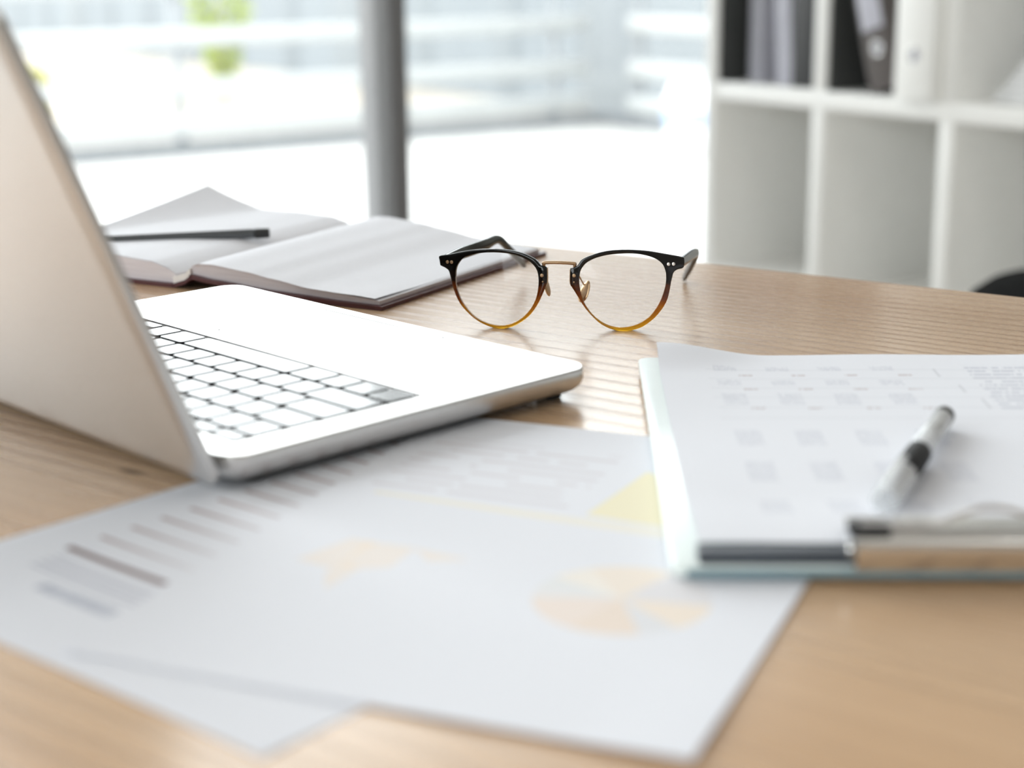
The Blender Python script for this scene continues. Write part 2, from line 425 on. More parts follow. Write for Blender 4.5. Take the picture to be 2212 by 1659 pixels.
def railing(label, x0, x1, y0, y1, posts_at):
    t = thing('railing', label, 'railing', RM(x0, y0, 0), ROT)
    L = max(abs(x1 - x0), abs(y1 - y0)); alongx = abs(x1 - x0) > abs(y1 - y0)
    sg = 1 if (x1 - x0 if alongx else y1 - y0) > 0 else -1
    def place(c, s):
        return ((c * sg, 0), (s, 0.035)) if alongx else ((0, c * sg), (0.035, s))
    for z in (0.115, 0.325, 0.585, 0.85):
        c, s = place(L / 2, L)
        box('rail_bar', (c[0], c[1], z), (s[0], s[1], 0.095), M_RAIL, t, 0.008)
    c, s = place(L / 2, L)
    box('handrail', (c[0], c[1], 1.10), (s[0] + 0.03 * (not alongx), s[1] + 0.03 * alongx, 0.05), M_RAIL, t, 0.012)
    for d in posts_at:
        c = (d * sg, -0.0) if alongx else (0, d * sg)
        off = (0, 0.045) if alongx else (-0.045, 0)
        box('rail_post', (c[0] + off[0], c[1] + off[1], 0.53), (0.05, 0.05, 1.10), M_POST, t, 0.006)
railing('white four-bar terrace railing facing the window', -5.66, -5.66, 3.62, -8.8, (0.22, 2.6, 5.0, 7.4, 9.8, 12.0))
railing('white terrace railing running back from the corner towards the white shelf', -5.35, -0.6, 3.70, 3.70, (0.05, 1.5, 3.0, 4.5))

M_FAC = simple('blue_grey_cladding', (0.180, 0.200, 0.217), 0.7, 0, 0.04, 1.5)
M_FACL = simple('light_grey_cladding', (0.196, 0.214, 0.229), 0.7, 0, 0.04, 1.5)
t = thing('neighbouring_building', 'long blue-grey clad building beyond the terrace railing', 'building', RM(-2.0, 4.75, 0), ROT)
box('wall', (-22.0, 1.0, 1.2), (48.0, 2.0, 2.7), M_FAC, t)
x = -1.0
k = 0
while x > -44:
    w = 0.35 if k % 3 else 0.7
    box('cladding_panel', (x, 0.0, 1.2), (w, 0.024, 2.68), M_FACL if k % 3 == 0 else M_FAC, t, 0.01)
    x -= 1.35; k += 1
box('parapet', (-22.0, 1.0, 2.62), (48.2, 2.2, 0.18), M_FACL, t, 0.02)

M_LEAF = simple('lime_green_leaf', (0.34, 0.41, 0.06), 0.6, 0, 0.35, 9)
M_LEAFY = simple('yellow_green_leaf', (0.36, 0.35, 0.08), 0.6, 0, 0.3, 9)
M_BARK = simple('pale_brown_bark', (0.34, 0.28, 0.20), 0.9)
def shrub(label, loc, h0, h1, rad, nleaf, seed, mat, name='shrub'):
    rnd = random.Random(seed)
    t = thing(name, label, 'shrub', loc)
    path = catmull([(0, 0, -0.06), (0.02, 0.01, h0 * 0.5), (-0.02, 0.0, h0), (0.03, 0, h1 * 0.8)], 4)
    sweep('stem', path, [0.035 - 0.02 * i / len(path) for i in range(len(path))], [0.035 - 0.02 * i / len(path) for i in range(len(path))], M_BARK, t, seg=6, up=Vector((1, 0, 0)))
    V, Fs = [], []
    for i in range(nleaf):
        u = rnd.random(); z = h0 + (h1 - h0) * u
        r = rad * (0.25 + 0.75 * smoothstep(0.05, 0.6, u)) * math.sin(PI * min(1.0, 0.3 + 0.66 * u)) ** 0.6 * math.sqrt(rnd.random()); a = rnd.random() * 2 * PI
        p = Vector((r * math.cos(a), r * math.sin(a), z))
        d = Vector((math.cos(a), math.sin(a), rnd.uniform(-0.4, 0.8))).normalized(); s = d.cross(Vector((rnd.uniform(-1, 1), rnd.uniform(-1, 1), 1))).normalized()
        l = rnd.uniform(0.05, 0.10); w = l * 0.28; n0 = len(V); up = d.cross(s) * l * 0.12
        V += [p, p + d * l * 0.5 + s * w + up, p + d * l, p + d * l * 0.5 - s * w + up]
        Fs += [(n0, n0 + 1, n0 + 2), (n0, n0 + 2, n0 + 3)]
    obj_from('foliage', V, Fs, mat, t)
shrub('slim lime-green sapling standing on the sand behind the railing', (-2.20, 12.7, -0.11), 0.10, 1.50, 0.24, 1100, 3, M_LEAF, 'sapling')
shrub('low yellow-green bush beside the laptop screen edge', (-3.42, 11.7, -0.11), 0.03, 0.34, 0.20, 500, 5, M_LEAFY)

M_PALEBLUE = simple('pale_blue_glaze', (0.30, 0.42, 0.62), 0.3)
M_POT = simple('white_glazed_pot', (0.84, 0.85, 0.87), 0.25)
t = thing('planter', 'round white planter pot with a pale blue stripe by the terrace corner', 'planter', (0.975, 8.55, -0.02))
lathe('pot', [(0.001, 0.0), (0.10, 0.0), (0.125, 0.012), (0.150, 0.10), (0.160, 0.20), (0.150, 0.29), (0.135, 0.33), (0.130, 0.345), (0.120, 0.345), (0.125, 0.30), (0.13, 0.2), (0.001, 0.18)], M_POT, t, 32)
lathe('stripe', [(0.1555, 0.13), (0.1585, 0.131), (0.1625, 0.17), (0.1635, 0.20), (0.1615, 0.225), (0.1575, 0.225)], M_PALEBLUE, t, 32)

# ------------------------------------------------------------------ white cube shelf and what stands in it
SH = thing('shelf_unit', 'white cube shelf unit along the right wall', 'shelf', RO, ROT)
def sbox(name, x0, x1, y0, y1, z0, z1, mat, parent, bevel=0.0015):
    return box(name, ((x0 + x1) / 2, (y0 + y1) / 2, (z0 + z1) / 2), (x1 - x0, y1 - y0, z1 - z0), mat, parent, bevel)
BX = [0.0, 0.316, 0.634, 0.952, 1.270]; DV = 0.033; DEP = 0.385
ZB = [0.0, 0.316, 0.688, 1.075, 1.462]
XE = BX[-1]
sbox('side_panel', -DV, 0.0, 0, DEP, 0, ZB[-1] + DV, M_WHITE, SH)
sbox('side_panel', XE - DV, XE, 0, DEP, 0, ZB[-1] + DV, M_WHITE, SH)
for z in ZB:
    sbox('shelf_board', 0, XE - DV, 0.0005, DEP, z, z + DV, M_WHITE, SH)
for i in range(1, len(BX) - 1):
    for j in range(len(ZB) - 1):
        sbox('divider', BX[i] - DV, BX[i], 0.001, DEP, ZB[j] + DV, ZB[j + 1], M_WHITE, SH)
sbox('back_panel', -DV, XE, DEP, DEP + 0.006, 0, ZB[-1] + DV, M_WHITE, SH, 0)
ZS = ZB[2] + DV + 0.0006
def binder(label, x, y, w, h, d, mat, tilt=0.0, ring=True, group=None, paper=True, zbase=ZS):
    """lever-arch file: cover wraps spine and sides, paper block inside, finger ring in the spine"""
    t = thing('binder', label, 'binder', RM(x, y, zbase), ROT, group)
    T = Matrix.Rotation(tilt, 4, 'Y')
    def bb(nm, c, s, m, b=0.001): return box(nm, c, s, m, t, b, T=T)
    o = bmesh.new()
    box_bm(o, (w / 2, 0.0015, h / 2), (w, 0.003, h), 0.001, 2, T)
    box_bm(o, (0.0015, d / 2, h / 2), (0.003, d, h), 0.001, 2, T)
    box_bm(o, (w - 0.0015, d / 2, h / 2), (0.003, d, h), 0.001, 2, T)
    bm_obj('cover', o, mat, t, angle=35)
    if paper: bb('paper_block', (w / 2, d / 2 + 0.004, h / 2), (w - 0.012, d - 0.02, h - 0.02), M_PAPERW)
    if ring:
        R = 0.0125; loops = []
        for k in range(24):
            a = 2 * PI * k / 24; cx, cz = math.cos(a), math.sin(a); l = []
            for q in range(8):
                b = 2 * PI * q / 8; rr = R + 0.0022 * math.cos(b)
                l.append(T @ Vector((w / 2 + rr * cx, -0.0002 - 0.0018 * math.sin(b), 0.075 + rr * cz)))
            loops.append(l)
        V = [v for l in loops for v in l]; Fs = []
        for i in range(24):
            for j in range(8): Fs.append((i * 8 + j, i * 8 + (j + 1) % 8, ((i + 1) % 24) * 8 + (j + 1) % 8, ((i + 1) % 24) * 8 + j))
        obj_from('finger_ring', V, Fs, M_CHROME, t, smooth=True)
        lathe('finger_hole', [(0.0001, -0.0003), (R, -0.0003), (R, 0.0003), (0.0001, 0.0003)], M_GREYBIND, t, 20, origin=T @ Vector((w / 2, 0, 0.075)), axis=(0, 1, 0))
    return t
M_CELLSHADE = simple('charcoal_cell_shade', (0.05, 0.053, 0.052), 0.6)  # dark tone for slabs that paint shade onto the upper cells' far walls
binder('thin charcoal slab painting shade on the far side of the first upper cell', 0.001, 0.006, 0.010, 0.31, 0.26, M_CELLSHADE, ring=False)
binder('thin grey file standing first in the far upper shelf cell', 0.052, 0.040, 0.042, 0.30, 0.26, M_GREYBIND, ring=False)
binder('pale lilac file leaning slightly beside the grey file', 0.136, 0.040, 0.048, 0.30, 0.26, M_LILAC, tilt=-0.08, ring=False)
binder('wide black file at the right of the far upper cell', 0.190, 0.030, 0.080, 0.31, 0.27, M_BLACKBIND, ring=False)
binder('thin charcoal slab painting shade on the far side of the second upper cell', 0.317, 0.006, 0.010, 0.31, 0.26, M_CELLSHADE, ring=False)
bt = binder('black file leaning over, with a pale spine label and a steel finger ring', 0.425, 0.008, 0.072, 0.30, 0.26, M_TAUPE, tilt=-0.29)
box('spine_label', (0.033, -0.0006, 0.20), (0.052, 0.0012, 0.18), M_LILAC, bt, 0.0003, T=Matrix.Rotation(-0.29, 4, 'Y'))
binder('white file with a small grey finger hole', 0.508, -0.018, 0.090, 0.32, 0.28, M_WHITE, ring=True)

def sheet_stack():
    t = thing('paper_stack', 'stepped stack of white folded sheets in the third upper cell', 'paper', RM(0.625, 0.03, ZS), ROT)
    hs = 0.0
    for k in range(7):
        w = 0.20 - 0.012 * k + 0.004 * (k % 2)
        box('folded_sheet', (0.245 - w / 2, 0.14, hs + 0.006), (w, 0.24, 0.0115), M_PAPERW, t, 0.004); hs += 0.0118
sheet_stack()

# ------------------------------------------------------------------ black stool behind the table
M_PAD = simple('black_leather_pad', (0.004, 0.004, 0.004), 0.9, 0, 0.1, 200, 0.05)
t = thing('stool', 'round black padded stool standing behind the table on the right', 'stool', (0.740, 1.86, -0.019))
lathe('seat', [(0.001, 0.535), (0.17, 0.535), (0.192, 0.545), (0.2, 0.565), (0.196, 0.585), (0.178, 0.598), (0.12, 0.604), (0.001, 0.606)], M_PAD, t, 40)
for k in range(4):
    a = PI / 4 + k * PI / 2
    sweep('leg', [Vector((0.13 * math.cos(a), 0.13 * math.sin(a), 0.54)), Vector((0.19 * math.cos(a), 0.19 * math.sin(a), 0.019))], 0.026, 0.026, M_BLACK, t, up=Vector((math.cos(a), math.sin(a), 0.2)), seg=10)
lathe('foot_ring', [(0.168, 0.19), (0.178, 0.19), (0.178, 0.205), (0.168, 0.205), (0.168, 0.19)], M_STEEL, t, 32)

# ------------------------------------------------------------------ the table
TL0, TL1, TD = -0.465, 1.05, 0.90
t = thing('table', 'light oak table with fine straight grain', 'table', TO, TA)
bm = bmesh.new()
box_bm(bm, ((TL0 + TL1) / 2, -TD / 2, TZ - 0.015), (TL1 - TL0, TD, 0.030), 0.003, 3)
bm_obj('tabletop', bm, M_WOOD, t, angle=35)
for x in (TL0 + 0.06, TL1 - 0.06):
    for y in (-0.06, -TD + 0.06):
        box('leg', (x, y, (TZ - 0.03) / 2), (0.06, 0.06, TZ - 0.03), M_WOOD, t, 0.004)
for y in (-0.05, -TD + 0.05):
    box('apron', ((TL0 + TL1) / 2, y, TZ - 0.065), (TL1 - TL0 - 0.18, 0.022, 0.07), M_WOOD, t, 0.002)
for x in (TL0 + 0.05, TL1 - 0.05):
    box('apron', (x, -TD / 2, TZ - 0.065), (0.022, TD - 0.18, 0.07), M_WOOD, t, 0.002)

# ------------------------------------------------------------------ printed sheets
def uv_mm(nt):
    u = N(nt, 'ShaderNodeUVMap'); s = N(nt, 'ShaderNodeSeparateXYZ'); nt.links.new(u.outputs[0], s.inputs[0])
    return math_n(nt, 'MULTIPLY', s.outputs[0], 1000.0), math_n(nt, 'MULTIPLY', s.outputs[1], 1000.0)
def band(nt, x, a, b, soft=0.4):
    """1 inside a..b"""
    n = N(nt, 'ShaderNodeMapRange', interpolation_type='LINEAR'); setin(nt, n.inputs[0], x)
    n.inputs[1].default_value = a - soft; n.inputs[2].default_value = a
    m_ = N(nt, 'ShaderNodeMapRange'); setin(nt, m_.inputs[0], x)
    m_.inputs[1].default_value = b; m_.inputs[2].default_value = b + soft; m_.inputs[3].default_value = 1.0; m_.inputs[4].default_value = 0.0
    return math_n(nt, 'MULTIPLY', n.outputs[0], m_.outputs[0])
def rect(nt, p, q, p0, p1, q0, q1): return math_n(nt, 'MULTIPLY', band(nt, p, p0, p1), band(nt, q, q0, q1))
def half(nt, p, q, a, b):
    """1 left of the line a->b"""
    nx, ny = -(b[1] - a[1]), b[0] - a[0]; L = math.hypot(nx, ny); nx /= L; ny /= L
    v = math_n(nt, 'ADD', math_n(nt, 'MULTIPLY', p, nx), math_n(nt, 'MULTIPLY', q, ny))
    return math_n(nt, 'MULTIPLY', math_n(nt, 'SUBTRACT', v, nx * a[0] + ny * a[1]), 2.0, clamp=True)
def poly(nt, p, q, pts):
    ar = sum(pts[i][0] * pts[(i + 1) % len(pts)][1] - pts[(i + 1) % len(pts)][0] * pts[i][1] for i in range(len(pts)))
    if ar < 0: pts = pts[::-1]
    r = None
    for i in range(len(pts)):
        h = half(nt, p, q, pts[i], pts[(i + 1) % len(pts)])
        r = h if r is None else math_n(nt, 'MULTIPLY', r, h)
    return r
def text_rows(nt, p, q, pitch, duty, wordscale, seed=0.0):
    """rows of small broken marks like unreadably small print"""
    f = math_n(nt, 'FRACT', math_n(nt, 'DIVIDE', q, pitch))
    row = math_n(nt, 'LESS_THAN', f, duty)
    c = N(nt, 'ShaderNodeCombineXYZ'); setin(nt, c.inputs[0], math_n(nt, 'MULTIPLY', p, wordscale))
    setin(nt, c.inputs[1], math_n(nt, 'MULTIPLY', math_n(nt, 'FLOOR', math_n(nt, 'DIVIDE', q, pitch)), 7.3)); c.inputs[2].default_value = seed
    w = math_n(nt, 'GREATER_THAN', noise(nt, c.outputs[0], 1.0, 2), 0.45)
    return math_n(nt, 'MULTIPLY', row, w)
PAPER = (0.79, 0.805, 0.86, 1)
def paper_base(name):
    m, nt, b, o = new_mat(name); p, q = uv_mm(nt)
    b.inputs['Roughness'].default_value = 0.8; b.inputs['Specular IOR Level'].default_value = 0.25
    c = mixc(nt, math_n(nt, 'MULTIPLY', noise(nt, objco(nt), 900, 2), 0.04), PAPER, (0.76, 0.77, 0.80, 1))
    return m, nt, b, p, q, c
def ink(nt, c, f, colr, k=1.0): return mixc(nt, math_n(nt, 'MULTIPLY', f, k), c, (*colr, 1))

# paper with the bar chart (under everything)
mb, nt, b, p, q, c = paper_base('bar_chart_print')
fade = N(nt, 'ShaderNodeMapRange'); setin(nt, fade.inputs[0], p); fade.inputs[1].default_value = 128; fade.inputs[2].default_value = 178; fade.inputs[3].default_value = 0.12; fade.inputs[4].default_value = 0.75
rows = math_n(nt, 'LESS_THAN', math_n(nt, 'ABSOLUTE', math_n(nt, 'SUBTRACT', math_n(nt, 'FRACT', math_n(nt, 'DIVIDE', math_n(nt, 'SUBTRACT', q, 74.5), 14.6)), 0.5)), 0.085)
f = math_n(nt, 'MULTIPLY', math_n(nt, 'MULTIPLY', rows, rect(nt, p, q, 122, 184, 76, 290)), fade.outputs[0])
c = ink(nt, c, f, (0.26, 0.12, 0.10), 0.85)
c = ink(nt, c, rect(nt, p, q, 126, 184, 65.2, 68.2), (0.12, 0.045, 0.035), 0.95)
f = math_n(nt, 'MULTIPLY', math_n(nt, 'LESS_THAN', math_n(nt, 'FRACT', math_n(nt, 'DIVIDE', q, 3.6)), 0.4), rect(nt, p, q, 118, 180, 45, 59))
c = ink(nt, c, f, (0.36, 0.37, 0.46), 0.6)
f = math_n(nt, 'MULTIPLY', text_rows(nt, p, q, 40, 1.0, 0.8, 3.0), rect(nt, p, q, 118, 160, 35, 41))
c = ink(nt, c, f, (0.36, 0.39, 0.48), 0.75)
nt.links.new(c, b.inputs['Base Color'])

# paper with the pie chart
mp, nt, b, p, q, c = paper_base('pie_chart_print')
PC, QC, PR = 56.0, 105.5, 31.0
dp = math_n(nt, 'SUBTRACT', p, PC); dq = math_n(nt, 'SUBTRACT', q, QC)
rad = math_n(nt, 'SQRT', math_n(nt, 'ADD', math_n(nt, 'MULTIPLY', dp, dp), math_n(nt, 'MULTIPLY', dq, dq)))
ang = math_n(nt, 'ADD', math_n(nt, 'DIVIDE', math_n(nt, 'ARCTAN2', dq, math_n(nt, 'MULTIPLY', dp, -1.0)), 2 * PI), 0.5)
sect = ramp(nt, ang, [(0.0, (0.78, 0.76, 0.75)), (0.05, (0.86, 0.70, 0.58)), (0.20, (0.84, 0.66, 0.50)), (0.33, (0.72, 0.72, 0.74)), (0.40, (0.90, 0.74, 0.56)),
                      (0.52, (0.74, 0.71, 0.72)), (0.70, (0.90, 0.76, 0.60)), (0.86, (0.90, 0.82, 0.70)), (0.94, (0.76, 0.77, 0.76))], 'CONSTANT')
c = mixc(nt, math_n(nt, 'MULTIPLY', math_n(nt, 'LESS_THAN', rad, PR), 0.62), c, sect)
c = ink(nt, c, poly(nt, p, q, [(98, 184), (92, 246), (30, 200), (40, 178)]), (0.87, 0.81, 0.58), 0.9)
c = ink(nt, c, poly(nt, p, q, [(190, 178), (40, 168), (40, 178), (190, 182)]), (0.88, 0.82, 0.66), 0.6)
for pts in ([(181, 99), (172, 127), (160, 126), (163, 95)], [(166, 126), (144, 126), (144, 104), (158, 96), (163, 100)], [(146, 126), (121, 122), (120, 106), (126, 106), (134, 114), (146, 108)], [(164, 104), (154, 100), (156, 76), (164, 90)]):
    c = ink(nt, c, poly(nt, p, q, pts), (0.89, 0.76, 0.63), 0.5)
f = math_n(nt, 'MULTIPLY', text_rows(nt, p, q, 9.0, 0.35, 0.05, 1.0), rect(nt, p, q, 108, 196, 188, 262))
c = ink(nt, c, f, (0.62, 0.57, 0.60), 0.5)
nt.links.new(c, b.inputs['Base Color'])

# the number table on the clipboard
ms, nt, b, p, q, c = paper_base('number_table_print')
colp = math_n(nt, 'FRACT', math_n(nt, 'DIVIDE', math_n(nt, 'SUBTRACT', p, 28.0), 27.0))
colm = math_n(nt, 'MULTIPLY', math_n(nt, 'LESS_THAN', colp, 0.44), band(nt, p, 28, 136))
tr = text_rows(nt, p, q, 2.1, 0.6, 1.1, 2.0)
tot = None
for q0, q1 in ((268, 277), (240, 250), (204, 224), (136, 160), (86, 112), (40, 60)):
    r_ = band(nt, q, q0, q1); tot = r_ if tot is None else math_n(nt, 'MAXIMUM', tot, r_)
f = math_n(nt, 'MULTIPLY', math_n(nt, 'MULTIPLY', colm, tot), tr)
c = ink(nt, c, f, (0.30, 0.32, 0.42), 0.32)
col2 = math_n(nt, 'MULTIPLY', math_n(nt, 'LESS_THAN', math_n(nt, 'FRACT', math_n(nt, 'DIVIDE', math_n(nt, 'SUBTRACT', p, 40.0), 27.0)), 0.26), band(nt, p, 40, 140))
tot = None
for q0, q1 in ((258, 261), (231, 234), (196, 199)):
    r_ = band(nt, q, q0, q1); tot = r_ if tot is None else math_n(nt, 'MAXIMUM', tot, r_)
c = ink(nt, c, math_n(nt, 'MULTIPLY', math_n(nt, 'MULTIPLY', col2, tot), text_rows(nt, p, q, 3.0, 0.8, 1.2, 5.0)), (0.34, 0.22, 0.20), 0.5)
c = ink(nt, c, math_n(nt, 'MULTIPLY', text_rows(nt, p, q, 7.0, 0.45, 0.5, 8.0), rect(nt, p, q, 158, 204, 196, 280)), (0.32, 0.34, 0.44), 0.42)
c = ink(nt, c, math_n(nt, 'MULTIPLY', math_n(nt, 'LESS_THAN', math_n(nt, 'FRACT', math_n(nt, 'DIVIDE', q, 18.0)), 0.05), rect(nt, p, q, 24, 206, 180, 285)), (0.55, 0.57, 0.62), 0.45)
for pa, pb in (((141, 256), (141, 272)), ((147, 226), (147, 240)), ((152, 196), (152, 214))):
    c = ink(nt, c, rect(nt, p, q, pa[0], pa[0] + 1.0, pa[1], pb[1]), (0.45, 0.46, 0.50), 0.4)
nt.links.new(c, b.inputs['Base Color'])

def flat_sheet(name, label, origin, dq_, dp_, w, l, hf, mat, nu=42, nv=60):
    O = W(*origin); ax_p = Vector((*dp_, 0)).normalized(); ax_q = Vector((*dq_, 0)).normalized()
    def fn(u, v):
        return ax_p * (u * w / 1000) + ax_q * (v * l / 1000) + Vector((0, 0, hf(u * w, v * l) / 1000))
    o = grid_sheet(name, nu, nv, fn, 0.00012, mat, None, lambda u, v: (u * w / 1000, v * l / 1000))
    o.location = O
    return tag(o, label, 'paper')
def h2(p_, q_):      # bar-chart sheet: its outer long edge lifts slightly
    return 0.35 + 1.6 * smoothstep(150, 210, p_) * smoothstep(150, 0, q_) + 0.5 * smoothstep(30, 0, q_) * (0.5 + 0.5 * math.sin(p_ / 31))
flat_sheet('printed_sheet', 'white sheet printed with brown horizontal bars, partly under the laptop', (-71, 410), (.643, .766), (-.766, .643), 210, 297, h2, mb)
def h1(p_, q_):
    return 1.15 + 0.6 * smoothstep(60, 0, q_) * (0.5 + 0.5 * math.sin(p_ / 36 + 0.6)) + 0.8 * smoothstep(40, 0, p_) * smoothstep(80, 0, q_) - 0.25 * smoothstep(110, 170, q_) * (1 - smoothstep(100, 180, p_)) + 0.1 * math.sin(q_ / 40)
flat_sheet('printed_sheet', 'white sheet with a pale orange pie chart lying nearest the camera', (48, 402), (.385, .923), (-.923, .385), 210, 297, h1, mp)

# ------------------------------------------------------------------ laptop
LX0, LY0, LYAW = -43.589, 737.07, 2.334451
LT = thing('laptop', 'open silver laptop with black keys seen from behind its screen', 'laptop', W(LX0, LY0, 0), LYAW)
m1 = 0.001
V0, V1, U0_, U1_ = -20 * m1, 294 * m1, -98 * m1, 121 * m1
DZ = 0.0165                                     # deck height
def outline(ins, r): return rrect(V0 + ins, V1 - ins, U0_ + ins, U1_ - ins, max(0.002, r - ins), 8)
RC = 0.0125
prof = [(0.016, 0.0016), (0.0100, 0.0024), (0.0045, 0.0048), (0.0015, 0.0072), (0.0, 0.0102), (0.0, DZ - 0.0007), (0.0002, DZ - 0.0002), (0.0007, DZ)]
loops = [[Vector((x, y, z)) for x, y in outline(i, RC)] for i, z in prof]
lower = loft('base_shell', loops, M_ALU, LT, caps=False, angle=50)
# bottom plate and deck with openings for keys and trackpad
plate('bottom_plate', outline(0.016, RC), [], None, 0.0016, M_ALU, LT)
KP = 0.019
well = rrect(-0.0022, 0.2777, -0.0015, 0.1065, 0.002, 3)
padr = (0.0805, 0.1895, -0.0885, -0.0135)
pad_hole = rrect(*padr, 0.003, 4)
plate('deck', outline(0.0007, RC), [well, pad_hole], None, DZ, M_ALU, LT)
# recess walls
for nm, lp, dz in (('well_rim', well, 0.0016), ('trackpad_rim', pad_hole, 0.0008)):
    loft(nm, [[Vector((x, y, DZ)) for x, y in lp], [Vector((x, y, DZ - dz)) for x, y in lp]], M_ALU if nm == 'well_rim' else M_BLACK, LT, caps=False)
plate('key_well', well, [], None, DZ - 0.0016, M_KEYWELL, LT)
plate('trackpad_bed', pad_hole, [], None, DZ - 0.0008, M_BLACK, LT)
tp = rrect(padr[0] + 0.0006, padr[1] - 0.0006, padr[2] + 0.0006, padr[3] - 0.0006, 0.0028, 4)
plate('trackpad', tp, [], DZ - 0.0007, DZ - 0.00006, M_ALU, LT)
key_cache = {}
def key(c0, wu, y0, hu):
    """one key cap; c0, y0 in key units from the left front of the key field"""
    w = wu * KP - 0.0028; h = hu * KP - 0.0028
    kk = (round(w, 5), round(h, 5))
    if kk not in key_cache:
        def ol(i): return rrect(-w / 2 + i, w / 2 - i, -h / 2 + i, h / 2 - i, 0.0016, 3)
        lp = [[Vector((x, y, z)) for x, y in ol(i)] for i, z in ((0.0, 0.0), (0.0, 0.00148), (0.00006, 0.00154), (0.0003, 0.00156))]
        n = len(lp[0]); V = [v for l in lp for v in l]; Fs = []
        for a in range(3):
            for j in range(n): Fs.append((a * n + j, a * n + (j + 1) % n, (a + 1) * n + (j + 1) % n, (a + 1) * n + j))
        Fs.append(tuple(3 * n + j for j in range(n)))
        me = bpy.data.meshes.new('key'); me.from_pydata([tuple(v) for v in V], [], Fs); me.materials.append(M_KEY); key_cache[kk] = me
    o = bpy.data.objects.new('key', key_cache[kk]); col.objects.link(o); o.parent = LT
    o.location = ((c0 + wu / 2) * KP, (y0 + hu / 2) * KP, DZ - 0.0014)
def row(y0, ws, hu=1.0):
    c = 0.0
    for w in ws: key(c, w, y0, hu); c += w
    return c
c = row(0, [1, 1, 1, 1.25, 5, 1.25, 1])
key(c, 1, 0, 0.5); key(c + 1, 1, 0.5, 0.5); key(c + 1, 1, 0.0, 0.5); key(c + 2, 1, 0, 0.5)
row(1, [2.25] + [1] * 10 + [2.25]); row(2, [1.75] + [1] * 11 + [1.75]); row(3, [1.5] + [1] * 12 + [1]); row(4, [1] * 13 + [1.5])
row(5, [14.5 / 14] * 14, 0.56)
# hinge barrel
HU, HZ = 0.1262, 0.0066
sweep('hinge', [Vector((0.012, 0.1185, 0.0125)), Vector((0.262, 0.1185, 0.0125))], 0.0085, 0.0085, M_BLACK, LT, seg=16)
for x, y in ((-0.004, -0.082), (0.278, -0.082), (-0.004, 0.100), (0.278, 0.100)):
    lathe('rubber_foot', [(0.001, 0.0004), (0.006, 0.0004), (0.0065, 0.001), (0.0065, 0.0022), (0.001, 0.0022)], M_RUBBER, LT, 16, origin=(x, y, 0))
# screen lid, leaning back over the hinge
LEAN = math.radians(22.3)
LTm = Matrix.Translation((0, HU, HZ)) @ Matrix.Rotation(-LEAN, 4, 'X')
# lid local: x = width, z = up along the lid, +y = outer face
def lid_ol(i): return rrect(V0 + 0.0008 + i, V1 - 0.0008 - i, 0.0 + i, 0.212 - i, 0, 8, (max(0.0008, 0.0045 - i), max(0.0008, 0.0045 - i), 0.0105 - i, 0.0105 - i))
loops = [[LTm @ Vector((x, y, z)) for x, z in lid_ol(i)] for i, y in ((0.0006, -0.0026), (0.0, -0.0020), (0.0, 0.0012), (0.0012, 0.0022), (0.006, 0.0029))]
loft('lid_shell', loops, M_ALU, LT, angle=50)
bz = rrect(V0 + 0.003, V1 - 0.003, 0.010, 0.209, 0.008, 6)
loft('bezel', [[LTm @ Vector((x, -0.0026, z)) for x, z in bz], [LTm @ Vector((x, -0.0030, z)) for x, z in bz]], M_BLACK, LT)
dpz = rrect(V0 + 0.013, V1 - 0.013, 0.024, 0.200, 0.0005, 2)
loft('display', [[LTm @ Vector((x, -0.0030, z)) for x, z in dpz], [LTm @ Vector((x, -0.0032, z)) for x, z in dpz]], M_SCREEN, LT)

# ------------------------------------------------------------------ notebook and pencil
NB0 = (-82, 1004); NE = math.radians(60.6)
NB = thing('notebook', 'open maroon hardback notebook with blank white pages', 'notebook', W(*NB0), NE)
def page_edge_mat():
    m, nt, b, o = new_mat('page_edges'); co = objco(nt)
    sep = N(nt, 'ShaderNodeSeparateXYZ'); nt.links.new(co, sep.inputs[0])
    l = noise(nt, mapping(nt, co, (20, 20, 5200)), 1.0, 2)
    nt.links.new(ramp(nt, l, [(0.3, (0.52, 0.47, 0.50)), (0.7, (0.76, 0.73, 0.75))]), b.inputs['Base Color']); b.inputs['Roughness'].default_value = 0.85
    return m
M_PAGEEDGE = page_edge_mat()
def interp(x, T):
    for (a, va), (b_, vb) in zip(T, T[1:]):
        if x <= b_:
            t_ = max(0.0, (x - a) / (b_ - a)); return va + (vb - va) * (t_ * t_ * (3 - 2 * t_) * 0.5 + t_ * 0.5)
    return T[-1][1]
NL = 222.0
